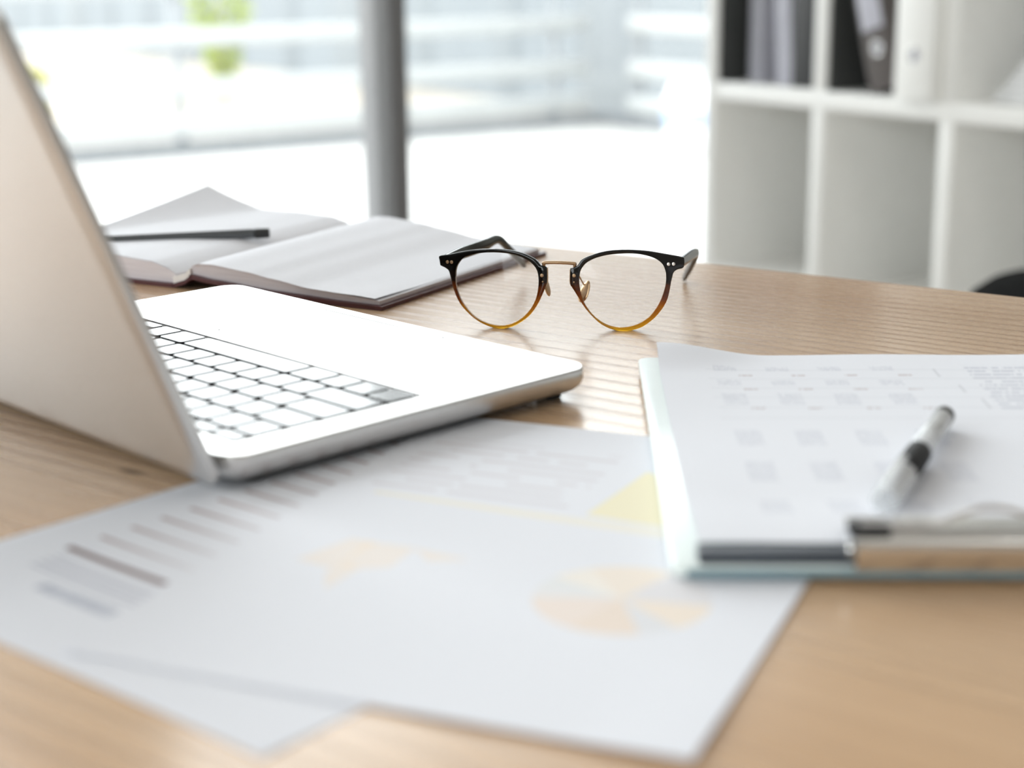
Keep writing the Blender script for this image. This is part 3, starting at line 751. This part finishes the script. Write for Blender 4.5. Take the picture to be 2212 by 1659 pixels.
def solid(name, s_list, e_list, bot, top, mats, parent):
    """block between bot(e,s) and top(e,s); first material = top, second = sides"""
    ns, ne = len(s_list), len(e_list); V = []; Fs = []; mi = []
    id_ = lambda i, j, b_: b_ * ns * ne + i * ne + j
    for b_, fn in ((0, bot), (1, top)):
        for s in s_list:
            for e in e_list: V.append((e / 1000, s / 1000, fn(e, s) / 1000))
    for i in range(ns - 1):
        for j in range(ne - 1):
            Fs.append((id_(i, j, 1), id_(i, j + 1, 1), id_(i + 1, j + 1, 1), id_(i + 1, j, 1))); mi.append(0)
            Fs.append((id_(i, j, 0), id_(i + 1, j, 0), id_(i + 1, j + 1, 0), id_(i, j + 1, 0))); mi.append(1)
    for i in range(ns - 1):
        for j in (0, ne - 1): Fs.append((id_(i, j, 0), id_(i, j, 1), id_(i + 1, j, 1), id_(i + 1, j, 0))); mi.append(1)
    for j in range(ne - 1):
        for i in (0, ns - 1): Fs.append((id_(i, j, 0), id_(i, j + 1, 0), id_(i, j + 1, 1), id_(i, j, 1))); mi.append(1)
    me = bpy.data.meshes.new(name); me.from_pydata(V, [], Fs); me.update()
    for p_, k_ in zip(me.polygons, mi): p_.material_index = k_ if len(mats) > 1 else 0
    o = finish(name, me, mats, parent, angle=45)
    return o
lin = lambda a, b_, n: [a + (b_ - a) * i / n for i in range(n + 1)]
covR_bot = lambda e, s: interp(s, [(0, 0.1), (25, 0.3), (88, 2.4), (138, 5.6), (156, 7.6)])
covR_top = lambda e, s: covR_bot(e, s) + 2.6
solid('cover_board', lin(0, 156, 24), lin(0, NL, 12), covR_bot, covR_top, [M_COVER], NB)
rt = [(4, 5.4), (25, 6.8), (56, 8.6), (88, 12.6), (110, 15.6), (138, 18.0), (150, 17.6), (158, 15.0)]
def blkR_top(e, s):
    k = e / NL
    return interp(s, rt) + 2.2 * k * smoothstep(20, 110, s) + 0.2 * math.sin(e / 38) * smoothstep(10, 60, s)
solid('page_block', lin(4, 157, 32), lin(4, NL - 4, 24), lambda e, s: covR_top(e, s) + 0.05, blkR_top, [M_PAGE, M_PAGEEDGE], NB)
# loose top leaf on the right page: a hair above, its near corner bowing
grid_sheet('leaf', 28, 24, lambda u, v: Vector(((2.5 + v * (NL - 7)) / 1000, (6.5 + u * 148) / 1000, (blkR_top(2.5 + v * (NL - 7), 6.5 + u * 148) + 0.35 + 1.1 * smoothstep(0.35, 0, u) * smoothstep(0.3, 0, v)) / 1000)), 0.0001, M_PAGE, NB)
solid('spine', lin(154, 172, 8), lin(0, NL, 8), lambda e, s: interp(s, [(154, 7.4), (162, 2.6), (172, 0.1)]), lambda e, s: interp(s, [(154, 10.0), (162, 5.2), (172, 2.7)]), [M_COVER], NB)
solid('spine_lining', lin(156.5, 172, 8), lin(2, NL - 2, 8), lambda e, s: interp(s, [(156, 9.6), (163, 5.4), (172, 2.8)]), lambda e, s: interp(s, [(156, 14.5), (163, 9.2), (172, 7.6)]), [M_SPINE], NB)
solid('cover_board', lin(170, 327, 12), lin(0, NL, 12), lambda e, s: 0.1, lambda e, s: 2.7, [M_COVER], NB)
lt = [(171, 9.0), (178, 12.6), (192, 16.0), (225, 17.6), (270, 17.2), (322, 15.6)]
solid('page_block', lin(171, 322, 30), lin(4, NL - 4, 16), lambda e, s: 2.75, lambda e, s: interp(s, lt) + 1.2 * e / NL, [M_PAGE, M_PAGEEDGE], NB)
def curl(u, v):
    e = 4.5 + v * (NL - 9); s = 173 + u * 148.5
    k = max(0.0, 1 - (1 - u) / 0.42 - (1 - v) / 0.75)
    lift = 19.0 * k ** 1.25
    return Vector(((e - lift * 0.12) / 1000, (s - lift * 0.35) / 1000, (interp(s, lt) + 1.2 * e / NL + 0.4 + lift) / 1000))
grid_sheet('curled_leaf', 30, 30, curl, 0.0001, M_PAGE, NB)

PN = thing('pencil', 'dark grey pencil with a black end lying on the notebook', 'pencil', W(-178, 1189, 20.6), math.atan2(-12, -118))
PT = Matrix.Rotation(math.radians(1.2), 4, 'Y')
def hexrod(name, x0, x1, r0, r1, mat, parent, T, seg=6, e=0.0):
    lp = []
    for x_, r_ in ((x0, max(0.0002, r0 - e)), (x0 + e, r0), (x1 - e, r1), (x1, max(0.0002, r1 - e))):
        lp.append([T @ Vector((x_, r_ * math.cos(2 * PI * k / seg + 0.3), r_ * math.sin(2 * PI * k / seg + 0.3))) for k in range(seg)])
    return loft(name, lp, mat, parent, angle=30)
hexrod('shaft', 0.011, 0.148, 0.0038, 0.0038, M_PENCIL, PN, PT, 6, 0.0003)
hexrod('end_cap', 0.0, 0.0112, 0.0037, 0.0039, M_BLACK, PN, PT, 20, 0.0008)
hexrod('wood_cone', 0.148, 0.166, 0.0037, 0.0009, M_WOOD, PN, PT, 16)
hexrod('lead', 0.166, 0.170, 0.0009, 0.0002, M_BLACK, PN, PT, 10)

# ------------------------------------------------------------------ spectacles
GO = (29.223, 943.676); GA = math.atan2(-0.14044, 0.99009); TILT = math.radians(6)
GL = thing('eyeglasses', 'round eyeglasses with black to amber fade rims on the bare table', 'glasses', W(*GO), GA)
LO = [(-74.1, 42.0), (-68.4, 43.1), (-61.9, 44.6), (-55.4, 45.9), (-49.0, 46.7), (-42.5, 47.1), (-36.1, 47.1), (-29.7, 46.5), (-23.3, 45.1), (-17.7, 42.8), (-14.9, 41.2), (-13.0, 39.1), (-11.9, 38.0), (-10.9, 37.8), (-8.7, 37.0), (-8.3, 33.4), (-8.3, 27.9), (-9.1, 25.4), (-10.8, 21.1), (-12.9, 16.4), (-15.4, 12.1), (-18.8, 7.7), (-23.1, 4.2), (-27.4, 1.6), (-31.7, 0.0), (-36.0, -0.5), (-40.3, -0.2), (-44.7, 1.0), (-49.0, 2.9), (-53.3, 5.6), (-57.6, 9.4), (-61.1, 13.4), (-63.7, 18.1), (-65.6, 23.2), (-66.9, 28.3), (-67.8, 31.7), (-68.6, 33.6), (-70.6, 35.0), (-73.2, 36.1), (-73.7, 36.8), (-74.1, 39.3)]
LI = [(-63.9, 31.3), (-64.0, 27.9), (-63.5, 23.6), (-62.2, 19.4), (-60.2, 15.1), (-57.2, 10.9), (-53.7, 7.3), (-49.4, 4.4), (-44.7, 2.5), (-40.3, 1.5), (-36.0, 1.3), (-31.7, 1.9), (-27.4, 3.6), (-23.1, 6.4), (-19.3, 10.3), (-16.7, 14.2), (-14.8, 18.5), (-13.8, 22.7), (-13.3, 27.8), (-13.6, 32.1), (-14.5, 35.3), (-16.4, 38.0), (-19.4, 40.5), (-23.7, 42.7), (-29.7, 44.3), (-36.1, 45.0), (-42.5, 45.0), (-48.5, 44.5), (-53.7, 43.4), (-57.6, 42.0), (-60.6, 39.9), (-62.8, 36.7), (-63.7, 33.9)]
RO_ = [(9.3, 37.8), (10.5, 39.2), (11.9, 41.3), (14.4, 42.9), (18.1, 44.4), (22.5, 45.9), (28.2, 47.1), (34.4, 47.6), (40.5, 47.7), (46.6, 47.4), (52.7, 46.7), (58.8, 45.6), (64.8, 44.5), (70.9, 43.3), (72.6, 42.5), (72.4, 37.2), (69.0, 36.0), (67.2, 34.9), (66.3, 33.5), (65.7, 31.0), (65.1, 28.2), (64.4, 23.7), (63.3, 18.7), (61.7, 15.0), (59.3, 11.3), (56.1, 7.5), (52.5, 4.4), (48.5, 1.8), (44.4, 0.3), (40.3, -0.4), (36.2, -0.5), (32.5, -0.1), (28.0, 1.4), (23.4, 4.0), (19.7, 7.3), (16.3, 10.9), (13.4, 14.6), (10.9, 18.7), (8.6, 22.3), (6.5, 25.6), (5.7, 27.7), (5.6, 35.9), (6.2, 36.5)]
RI = [(11.0, 32.2), (10.8, 28.1), (11.5, 23.2), (12.5, 19.5), (14.0, 15.8), (16.3, 12.2), (19.2, 8.7), (23.0, 5.5), (27.1, 3.2), (31.3, 1.9), (35.4, 1.5), (39.5, 1.8), (43.5, 2.7), (47.6, 4.3), (51.7, 7.0), (54.9, 10.4), (57.6, 14.5), (59.6, 18.7), (61.2, 23.6), (62.1, 28.1), (62.2, 32.2), (61.8, 35.0), (60.5, 38.3), (58.4, 40.7), (55.2, 42.7), (50.7, 44.2), (45.4, 45.2), (39.7, 45.5), (34.0, 45.3), (28.3, 44.7), (23.0, 43.5), (18.5, 41.8), (14.8, 39.5), (12.4, 36.6), (11.4, 34.5)]
def gp(s, d, t_):
    """spectacle front: s across, t up the front (mm), d behind the front face"""
    t_ = t_ + 0.55; ct, st = math.cos(TILT), math.sin(TILT)
    bow = 0.0009 * s * s                       # slight wrap of the front
    return Vector((s, d * ct + t_ * st + bow, t_ * ct - d * st)) / 1000
def offset_loop(L, d):
    """shift a 2-D loop inwards by d (negative = outwards)"""
    n = len(L); ar = sum(L[i][0] * L[(i + 1) % n][1] - L[(i + 1) % n][0] * L[i][1] for i in range(n)); sg = 1 if ar > 0 else -1; out = []
    for i in range(n):
        a = L[i - 1]; c_ = L[(i + 1) % n]; tx, ty = c_[0] - a[0], c_[1] - a[1]; l = math.hypot(tx, ty) or 1
        out.append((L[i][0] - ty / l * d * sg, L[i][1] + tx / l * d * sg))
    return out
def acetate():
    m, nt, b, o = new_mat('fading_tortoise_acetate'); co = objco(nt)
    sep = N(nt, 'ShaderNodeSeparateXYZ'); nt.links.new(co, sep.inputs[0])
    streak = noise(nt, mapping(nt, co, (60, 60, 160)), 1.0, 3, 0.6)
    z = math_n(nt, 'ADD', math_n(nt, 'MULTIPLY', sep.outputs['Z'], 20.0), math_n(nt, 'MULTIPLY', math_n(nt, 'SUBTRACT', streak, 0.5), 0.34))
    c_ = ramp(nt, z, [(0.0, (0.95, 0.50, 0.02)), (0.17, (0.82, 0.34, 0.012)), (0.31, (0.52, 0.15, 0.007)), (0.42, (0.20, 0.043, 0.004)), (0.53, (0.03, 0.010, 0.004)), (0.66, (0.006, 0.005, 0.004))])
    nt.links.new(c_, b.inputs['Base Color'])
    tr_ = ramp(nt, z, [(0.0, (0.60,) * 3), (0.31, (0.36,) * 3), (0.44, (0.08,) * 3), (0.54, (0, 0, 0))])
    nt.links.new(tr_, b.inputs['Transmission Weight'])
    b.inputs['Roughness'].default_value = 0.10; b.inputs['IOR'].default_value = 1.49
    return m
M_ACET = acetate()
def front_rim(outer, inner):
    o_ = [(p_.x, p_.y) for p_ in catmull([(a, b_, 0) for a, b_ in outer], 3, True)]
    i_ = [(p_.x, p_.y) for p_ in catmull([(a, b_, 0) for a, b_ in inner], 4, True)]
    TH, BV = 3.8, 0.45
    bm = bmesh.new()
    def mk(L, ins, d): return [bm.verts.new(gp(x_, d, y_)) for x_, y_ in offset_loop(L, ins)]
    def skin(a, b_):
        for k in range(len(a)):
            bm.faces.new((a[k], a[(k + 1) % len(a)], b_[(k + 1) % len(a)], b_[k]))
    def eds(vs): return [bm.edges.get((vs[k], vs[(k + 1) % len(vs)])) or bm.edges.new((vs[k], vs[(k + 1) % len(vs)])) for k in range(len(vs))]
    oo = [mk(o_, BV, 0), mk(o_, BV * 0.3, BV * 0.3), mk(o_, 0, BV), mk(o_, 0, TH - BV), mk(o_, BV, TH)]
    ii = [mk(i_, -BV * 0.8, 0), mk(i_, 0, BV * 0.8), mk(i_, 0, TH - BV), mk(i_, -BV, TH)]
    for a, b_ in zip(oo, oo[1:]): skin(a, b_)
    for a, b_ in zip(ii, ii[1:]): skin(a, b_)
    for A, B in ((oo[0], ii[0]), (oo[-1], ii[-1])):
        bmesh.ops.triangle_fill(bm, use_beauty=True, use_dissolve=False, edges=eds(A) + eds(B))
    bm_obj('front_rim', bm, M_ACET, GL, angle=45)
    # lens: a domed disc seated in the rim
    cx = sum(p_[0] for p_ in i_) / len(i_); cy = sum(p_[1] for p_ in i_) / len(i_)
    V = []; Fs = []; n = len(i_); rings = (1.015, 0.75, 0.45, 0.15)
    for side in (0, 1):
        for r_ in rings:
            for x_, y_ in i_:
                d = (1.9 if side == 0 else 2.7) - 1.3 * (1 - r_ * r_)
                V.append(gp(cx + (x_ - cx) * r_, d, cy + (y_ - cy) * r_))
    for side in (0, 1):
        b0 = side * n * 4
        for a in range(3):
            for k in range(n): Fs.append((b0 + a * n + k, b0 + a * n + (k + 1) % n, b0 + (a + 1) * n + (k + 1) % n, b0 + (a + 1) * n + k))
        Fs.append(tuple(b0 + 3 * n + k for k in range(n)))
    for k in range(n): Fs.append((k, (k + 1) % n, 4 * n + (k + 1) % n, 4 * n + k))
    obj_from('lens', V, Fs, M_LENS, GL, angle=50)
front_rim(LO, LI); front_rim(RO_, RI)
# bridge bar
bp = catmull([gp(-10.2, 2.2, 36.6), gp(-10.4, 1.5, 38.6), gp(-9.6, 1.2, 39.5), gp(-1.0, 0.6, 39.8), gp(7.6, 1.2, 39.3), gp(8.2, 1.5, 38.4), gp(8.0, 2.2, 36.4)], 6)
sweep('bridge', bp, 0.0020, 0.0022, M_BRONZE, GL, up=Vector((0, 1, 0)), seg=12)
# metal strips along the nose sides
for s0, pts in ((-1, [(-8.2, 36.6), (-8.0, 33), (-8.05, 28.2), (-8.8, 25.6)]), (1, [(5.4, 35.6), (5.35, 32), (5.4, 28), (6.3, 25.6)])):
    sweep('side_strip', catmull([gp(a, 2.0, b_) for a, b_ in pts], 4), 0.0006, 0.0026, M_BRONZE, GL, up=Vector((0, 1, 0)), seg=8)
for s, t_, r_ in ((-69.0, 38.5, 1.05), (-66.4, 38.5, 1.05), (63.5, 39.1, 1.05), (66.4, 39.2, 1.05), (-11.3, 32.0, 1.1), (7.9, 32.2, 1.1), (-10.8, 28.3, 0.5), (7.9, 28.3, 0.5)):
    m_ = M_RIVET if s > 60 else M_BRONZE
    nrm = (gp(s, -1, t_) - gp(s, 0, t_)).normalized()
    lathe('rivet', [(0.00005, -0.0002), (r_ * 0.001, -0.0002), (r_ * 0.001, 0.00003), (r_ * 0.0007, 0.00012), (0.00005, 0.00014)], m_, GL, 16, origin=gp(s, 0, t_), axis=nrm)
# nose pads on little wire arms
for sg, c_, root in ((1, (13.4, 8.6, 22.0), (8.6, 3.6, 30.5)), (-1, (-9.4, 7.2, 25.6), (-11.0, 3.6, 30.5))):
    cen = gp(*c_); n_ = (Vector((-0.55, -0.75, 0.36)) if sg > 0 else Vector((0.95, -0.22, 0.30))).normalized(); upv = Vector((sg * 0.32, 0.12, 1)); upv = (upv - n_ * upv.dot(n_)).normalized(); sd = n_.cross(upv)
    lp = []
    for d_, k_ in ((-0.0007, 0.55), (-0.0005, 0.9), (0, 1.0), (0.0005, 0.9), (0.0007, 0.5)):
        lp.append([cen + n_ * d_ + upv * (0.0070 * k_ * math.sin(2 * PI * a / 20)) + sd * (0.0038 * k_ * (1 - 0.18 * math.sin(2 * PI * a / 20)) * math.cos(2 * PI * a / 20)) for a in range(20)])
    pad = loft('nose_pad', lp, M_GOLD, GL, angle=60)
    rp = gp(*root)
    sweep('pad_arm', catmull([rp, rp + Vector((sg * 0.0012, 0.0035, 0.0010)), rp + Vector((sg * 0.0028, 0.0052, -0.0022)), cen - n_ * 0.0022 + Vector((0, 0, 0.0012)), cen - n_ * 0.0012], 5), 0.0009, 0.0009, M_GOLD, pad, up=Vector((1, 0.2, 0)), seg=8)
    box('pad_box', (0, 0, 0), (0.0024, 0.0020, 0.0026), M_GOLD, pad, 0.0004, T=Matrix.Translation(cen - n_ * 0.0016) @ Matrix.Rotation(0.5 * sg, 4, 'Y'))
# temples (local coordinates from table millimetres)
gx = Vector((math.cos(GA), math.sin(GA), 0)); gy = Vector((-gx.y, gx.x, 0))
def tg(x_, y_, h_):
    d = Vector((x_ - GO[0], y_ - GO[1], 0)); return Vector((d.dot(gx), d.dot(gy), h_)) / 1000
def temple(pts, hs, ws):
    path = catmull(pts, 6); n = len(path); hh = []; ww = []
    for i in range(n):
        k = i / 6; a = min(int(k), len(pts) - 2); f_ = k - a
        hh.append((hs[a] * (1 - f_) + hs[a + 1] * f_) / 1000); ww.append((ws[a] * (1 - f_) + ws[a + 1] * f_) / 1000)
    return sweep('temple', path, ww, hh, M_TEMPLE, GL, seg=16, power=3.6)
L0 = gp(-71.8, 3.4, 39.2); R0_ = gp(70.8, 3.4, 39.8)
temple([L0, L0 * 0.65 + tg(-8.3, 1053, 36.2) * 0.35 + Vector((-0.001, 0, 0)), L0 * 0.28 + tg(-8.3, 1053, 36.2) * 0.72, tg(-8.3, 1055, 36.4), tg(-1.6, 1073, 27.5), tg(5.0, 1092, 17), tg(9.3, 1106, 9.5)],
       [6.0, 7.6, 7.8, 5.4, 4.4, 4.8, 4.2], [3.6, 3.6, 3.4, 3.6, 3.6, 3.8, 3.0])
temple([R0_, R0_ * 0.65 + tg(120.3, 1034, 30.5) * 0.35, R0_ * 0.25 + tg(120.3, 1034, 30.5) * 0.75, tg(120.6, 1038, 28.6), tg(120.3, 1056, 19.5), tg(119.4, 1076, 9.6), tg(118.6, 1090, 2.3)],
       [5.4, 6.2, 6.4, 5.0, 4.6, 5.0, 4.2], [3.4, 3.4, 3.2, 3.4, 3.6, 3.8, 3.0])
for s, t_ in ((-71.6, 39.0), (70.6, 39.6)):
    box('temple_hinge', (0, 0, 0), (0.0030, 0.0030, 0.0042), M_BRONZE, GL, 0.0004, T=Matrix.Translation(gp(s + (1.8 if s < 0 else -1.8), 4.6, t_)))

# ------------------------------------------------------------------ clipboard, sheet, pen
CA = math.atan2(-0.040, 0.999); CO = (55.5, 535.5)
CB = thing('clipboard', 'pale mint clipboard with a steel clip at its near end', 'clipboard', W(*CO, 2.9), CA)
ol = lambda i: rrect(0 + i, 0.230 - i, 0 + i, 0.312 - i, 0.006, 5)
loft('board', [[Vector((x_, y_, z_)) for x_, y_ in ol(i)] for i, z_ in ((0.0006, 0.0), (0.0, 0.0006), (0.0, 0.0030), (0.0006, 0.0036))], M_BOARD, CB, angle=50)
BT = 0.0036
M_TEAL = simple('teal_cut_edge', (0.15, 0.23, 0.26), 0.5)
box('near_edge', (0.115, -0.0003, 0.0018), (0.2195, 0.0010, 0.0032), M_TEAL, CB, 0.0003)['label'] = 'darker teal cut edge'
box('dark_bar', (0.1155, 0.0085, BT + 0.0024), (0.212, 0.011, 0.0048), M_SLATE, CB, 0.0012)  # dark bar filling the gap below the sheet's near end
CX = 0.112; HW = 0.048
def clip_plate(u, v):
    x_ = CX - HW + 2 * HW * u
    P = catmull([(0, -0.0010, 0.0002), (0, -0.0016, 0.0030), (0, -0.0025, 0.0075), (0, -0.0014, 0.0104), (0, 0.0030, 0.0120), (0, 0.0110, 0.0121), (0, 0.0200, 0.0106), (0, 0.0270, 0.0098)], 6)
    k = v * (len(P) - 1); a = min(int(k), len(P) - 2); p_ = P[a].lerp(P[a + 1], k - a)
    return Vector((x_, p_.y, BT + p_.z))
grid_sheet('clip_plate', 24, 36, clip_plate, 0.0006, M_CHROME, CB)
sweep('spring_barrel', [Vector((CX - HW - 0.0015, 0.0035, BT + 0.0062)), Vector((CX + HW + 0.0015, 0.0035, BT + 0.0062))], 0.0056, 0.0056, M_STEEL, CB, seg=18)
for sg in (-1, 1):
    box('corner_pad', (CX + sg * (HW - 0.0055), 0.0060, BT + 0.0125), (0.0145, 0.0095, 0.0042), M_RUBBER, CB, 0.0012)
    lathe('barrel_end', [(0.0001, -0.0006), (0.0028, -0.0006), (0.0032, 0.0), (0.0028, 0.0008), (0.0001, 0.0010)], M_CHROME, CB, 20, origin=(CX + sg * (HW + 0.0015), 0.0035, BT + 0.0062), axis=(sg, 0, 0))
wp = [(-0.046, 0.0045, 0.0148), (-0.030, 0.0050, 0.0142), (-0.022, 0.0052, 0.0145), (-0.014, 0.0056, 0.0172), (-0.006, 0.006, 0.0200), (0, 0.006, 0.0206), (0.006, 0.006, 0.0200), (0.014, 0.0056, 0.0172), (0.022, 0.0052, 0.0145), (0.030, 0.0050, 0.0142), (0.046, 0.0045, 0.0148)]
sweep('wire_lever', catmull([(CX + a, b_, BT + c_) for a, b_, c_ in wp], 5), 0.0022, 0.0022, M_STEEL, CB, up=Vector((0, 1, 0)), seg=10)

def hs(p_, q_):
    base = 3.75 + 5.2 * smoothstep(70, 6, q_)
    base -= 0.0
    lift = 7.0 * smoothstep(60, 0, p_) * smoothstep(264, 304, q_) + 0.7 * smoothstep(40, 0, p_) * (0.5 + 0.5 * math.sin(q_ / 30))
    lift += 0.5 * smoothstep(230, 297, q_) * (0.5 + 0.5 * math.sin(p_ / 17.0 + 1.0))
    return 2.9 + base + lift
SO = Vector((CO[0], CO[1], 0)) + Vector((math.cos(CA), math.sin(CA), 0)) * 10 + Vector((-math.sin(CA), math.cos(CA), 0)) * 12
flat_sheet('printed_sheet', 'white sheet with columns of small figures clipped to the mint clipboard', (SO.x, SO.y), (-math.sin(CA), math.cos(CA)), (math.cos(CA), math.sin(CA)), 210, 303, hs, ms)

def clear_plastic():
    m, nt, b, o = new_mat('clear_pen_plastic')
    b.inputs['Base Color'].default_value = (0.88, 0.89, 0.90, 1); b.inputs['Roughness'].default_value = 0.12
    t_ = N(nt, 'ShaderNodeBsdfTransparent'); t_.inputs['Color'].default_value = (0.95, 0.955, 0.96, 1)
    lw = N(nt, 'ShaderNodeLayerWeight'); lw.inputs['Blend'].default_value = 0.35
    f = noise(nt, objco(nt), 240, 2)
    k_ = math_n(nt, 'ADD', math_n(nt, 'MULTIPLY', lw.outputs['Facing'], 0.55), math_n(nt, 'MULTIPLY', f, 0.40), clamp=True)
    mx = N(nt, 'ShaderNodeMixShader'); nt.links.new(k_, mx.inputs[0]); nt.links.new(t_.outputs[0], mx.inputs[1]); nt.links.new(b.outputs[0], mx.inputs[2])
    nt.links.new(mx.outputs[0], o.inputs['Surface'])
    return m
M_CLEAR = clear_plastic()
pn0, pn1 = Vector((141.0, 584.0, 0)), Vector((196.0, 705.0, 0))
pang = math.atan2(pn1.y - pn0.y, pn1.x - pn0.x); PL = (pn1 - pn0).length / 1000
PE = thing('pen', 'clear-barrelled pen with black grip and end lying on the figure sheet', 'pen', W(pn0.x, pn0.y, 13.3), pang)
def rod(name, prof, mat, parent=PE, seg=22): return lathe(name, [(max(r_, 0.0001), x_) for x_, r_ in prof], mat, parent, seg, axis=(1, 0, 0), angle=45)
rod('cap', [(0.0, 0.0001), (0.0, 0.0045), (0.001, 0.0056), (0.020, 0.0060), (0.0345, 0.0061), (0.0345, 0.0052), (0.020, 0.0050), (0.002, 0.0046), (0.002, 0.0001)], M_CLEAR)
box('cap_clip', (0.020, 0.0, 0.0078), (0.034, 0.0035, 0.0014), M_CLEAR, PE, 0.0005)
rod('tip', [(0.012, 0.0001), (0.0125, 0.0006), (0.018, 0.0014), (0.030, 0.0034), (0.0345, 0.0040), (0.0345, 0.0001)], M_STEEL)
rod('grip', [(0.0348, 0.0001), (0.0348, 0.0046), (0.036, 0.0053), (0.054, 0.0056), (0.0685, 0.0054), (0.0695, 0.0048), (0.0695, 0.0001)], M_RUBBER)
rod('barrel', [(0.0697, 0.0048), (0.0702, 0.0052), (PL - 0.010, 0.0049), (PL - 0.0095, 0.0046), (PL - 0.0095, 0.0038), (0.0702, 0.0040), (0.0697, 0.0048)], M_CLEAR)
rod('ink_tube', [(0.0700, 0.0001), (0.0700, 0.0020), (PL - 0.030, 0.0020), (PL - 0.034, 0.0001)], M_PAPERW)
rod('ink', [(PL - 0.0335, 0.0001), (PL - 0.0335, 0.0036), (PL - 0.0105, 0.0036), (PL - 0.0105, 0.0001)], M_BLACK)
rod('end_plug', [(PL - 0.0094, 0.0001), (PL - 0.0094, 0.0048), (PL - 0.003, 0.0047), (PL - 0.0008, 0.0038), (PL, 0.0018), (PL, 0.0001)], M_BLACK)
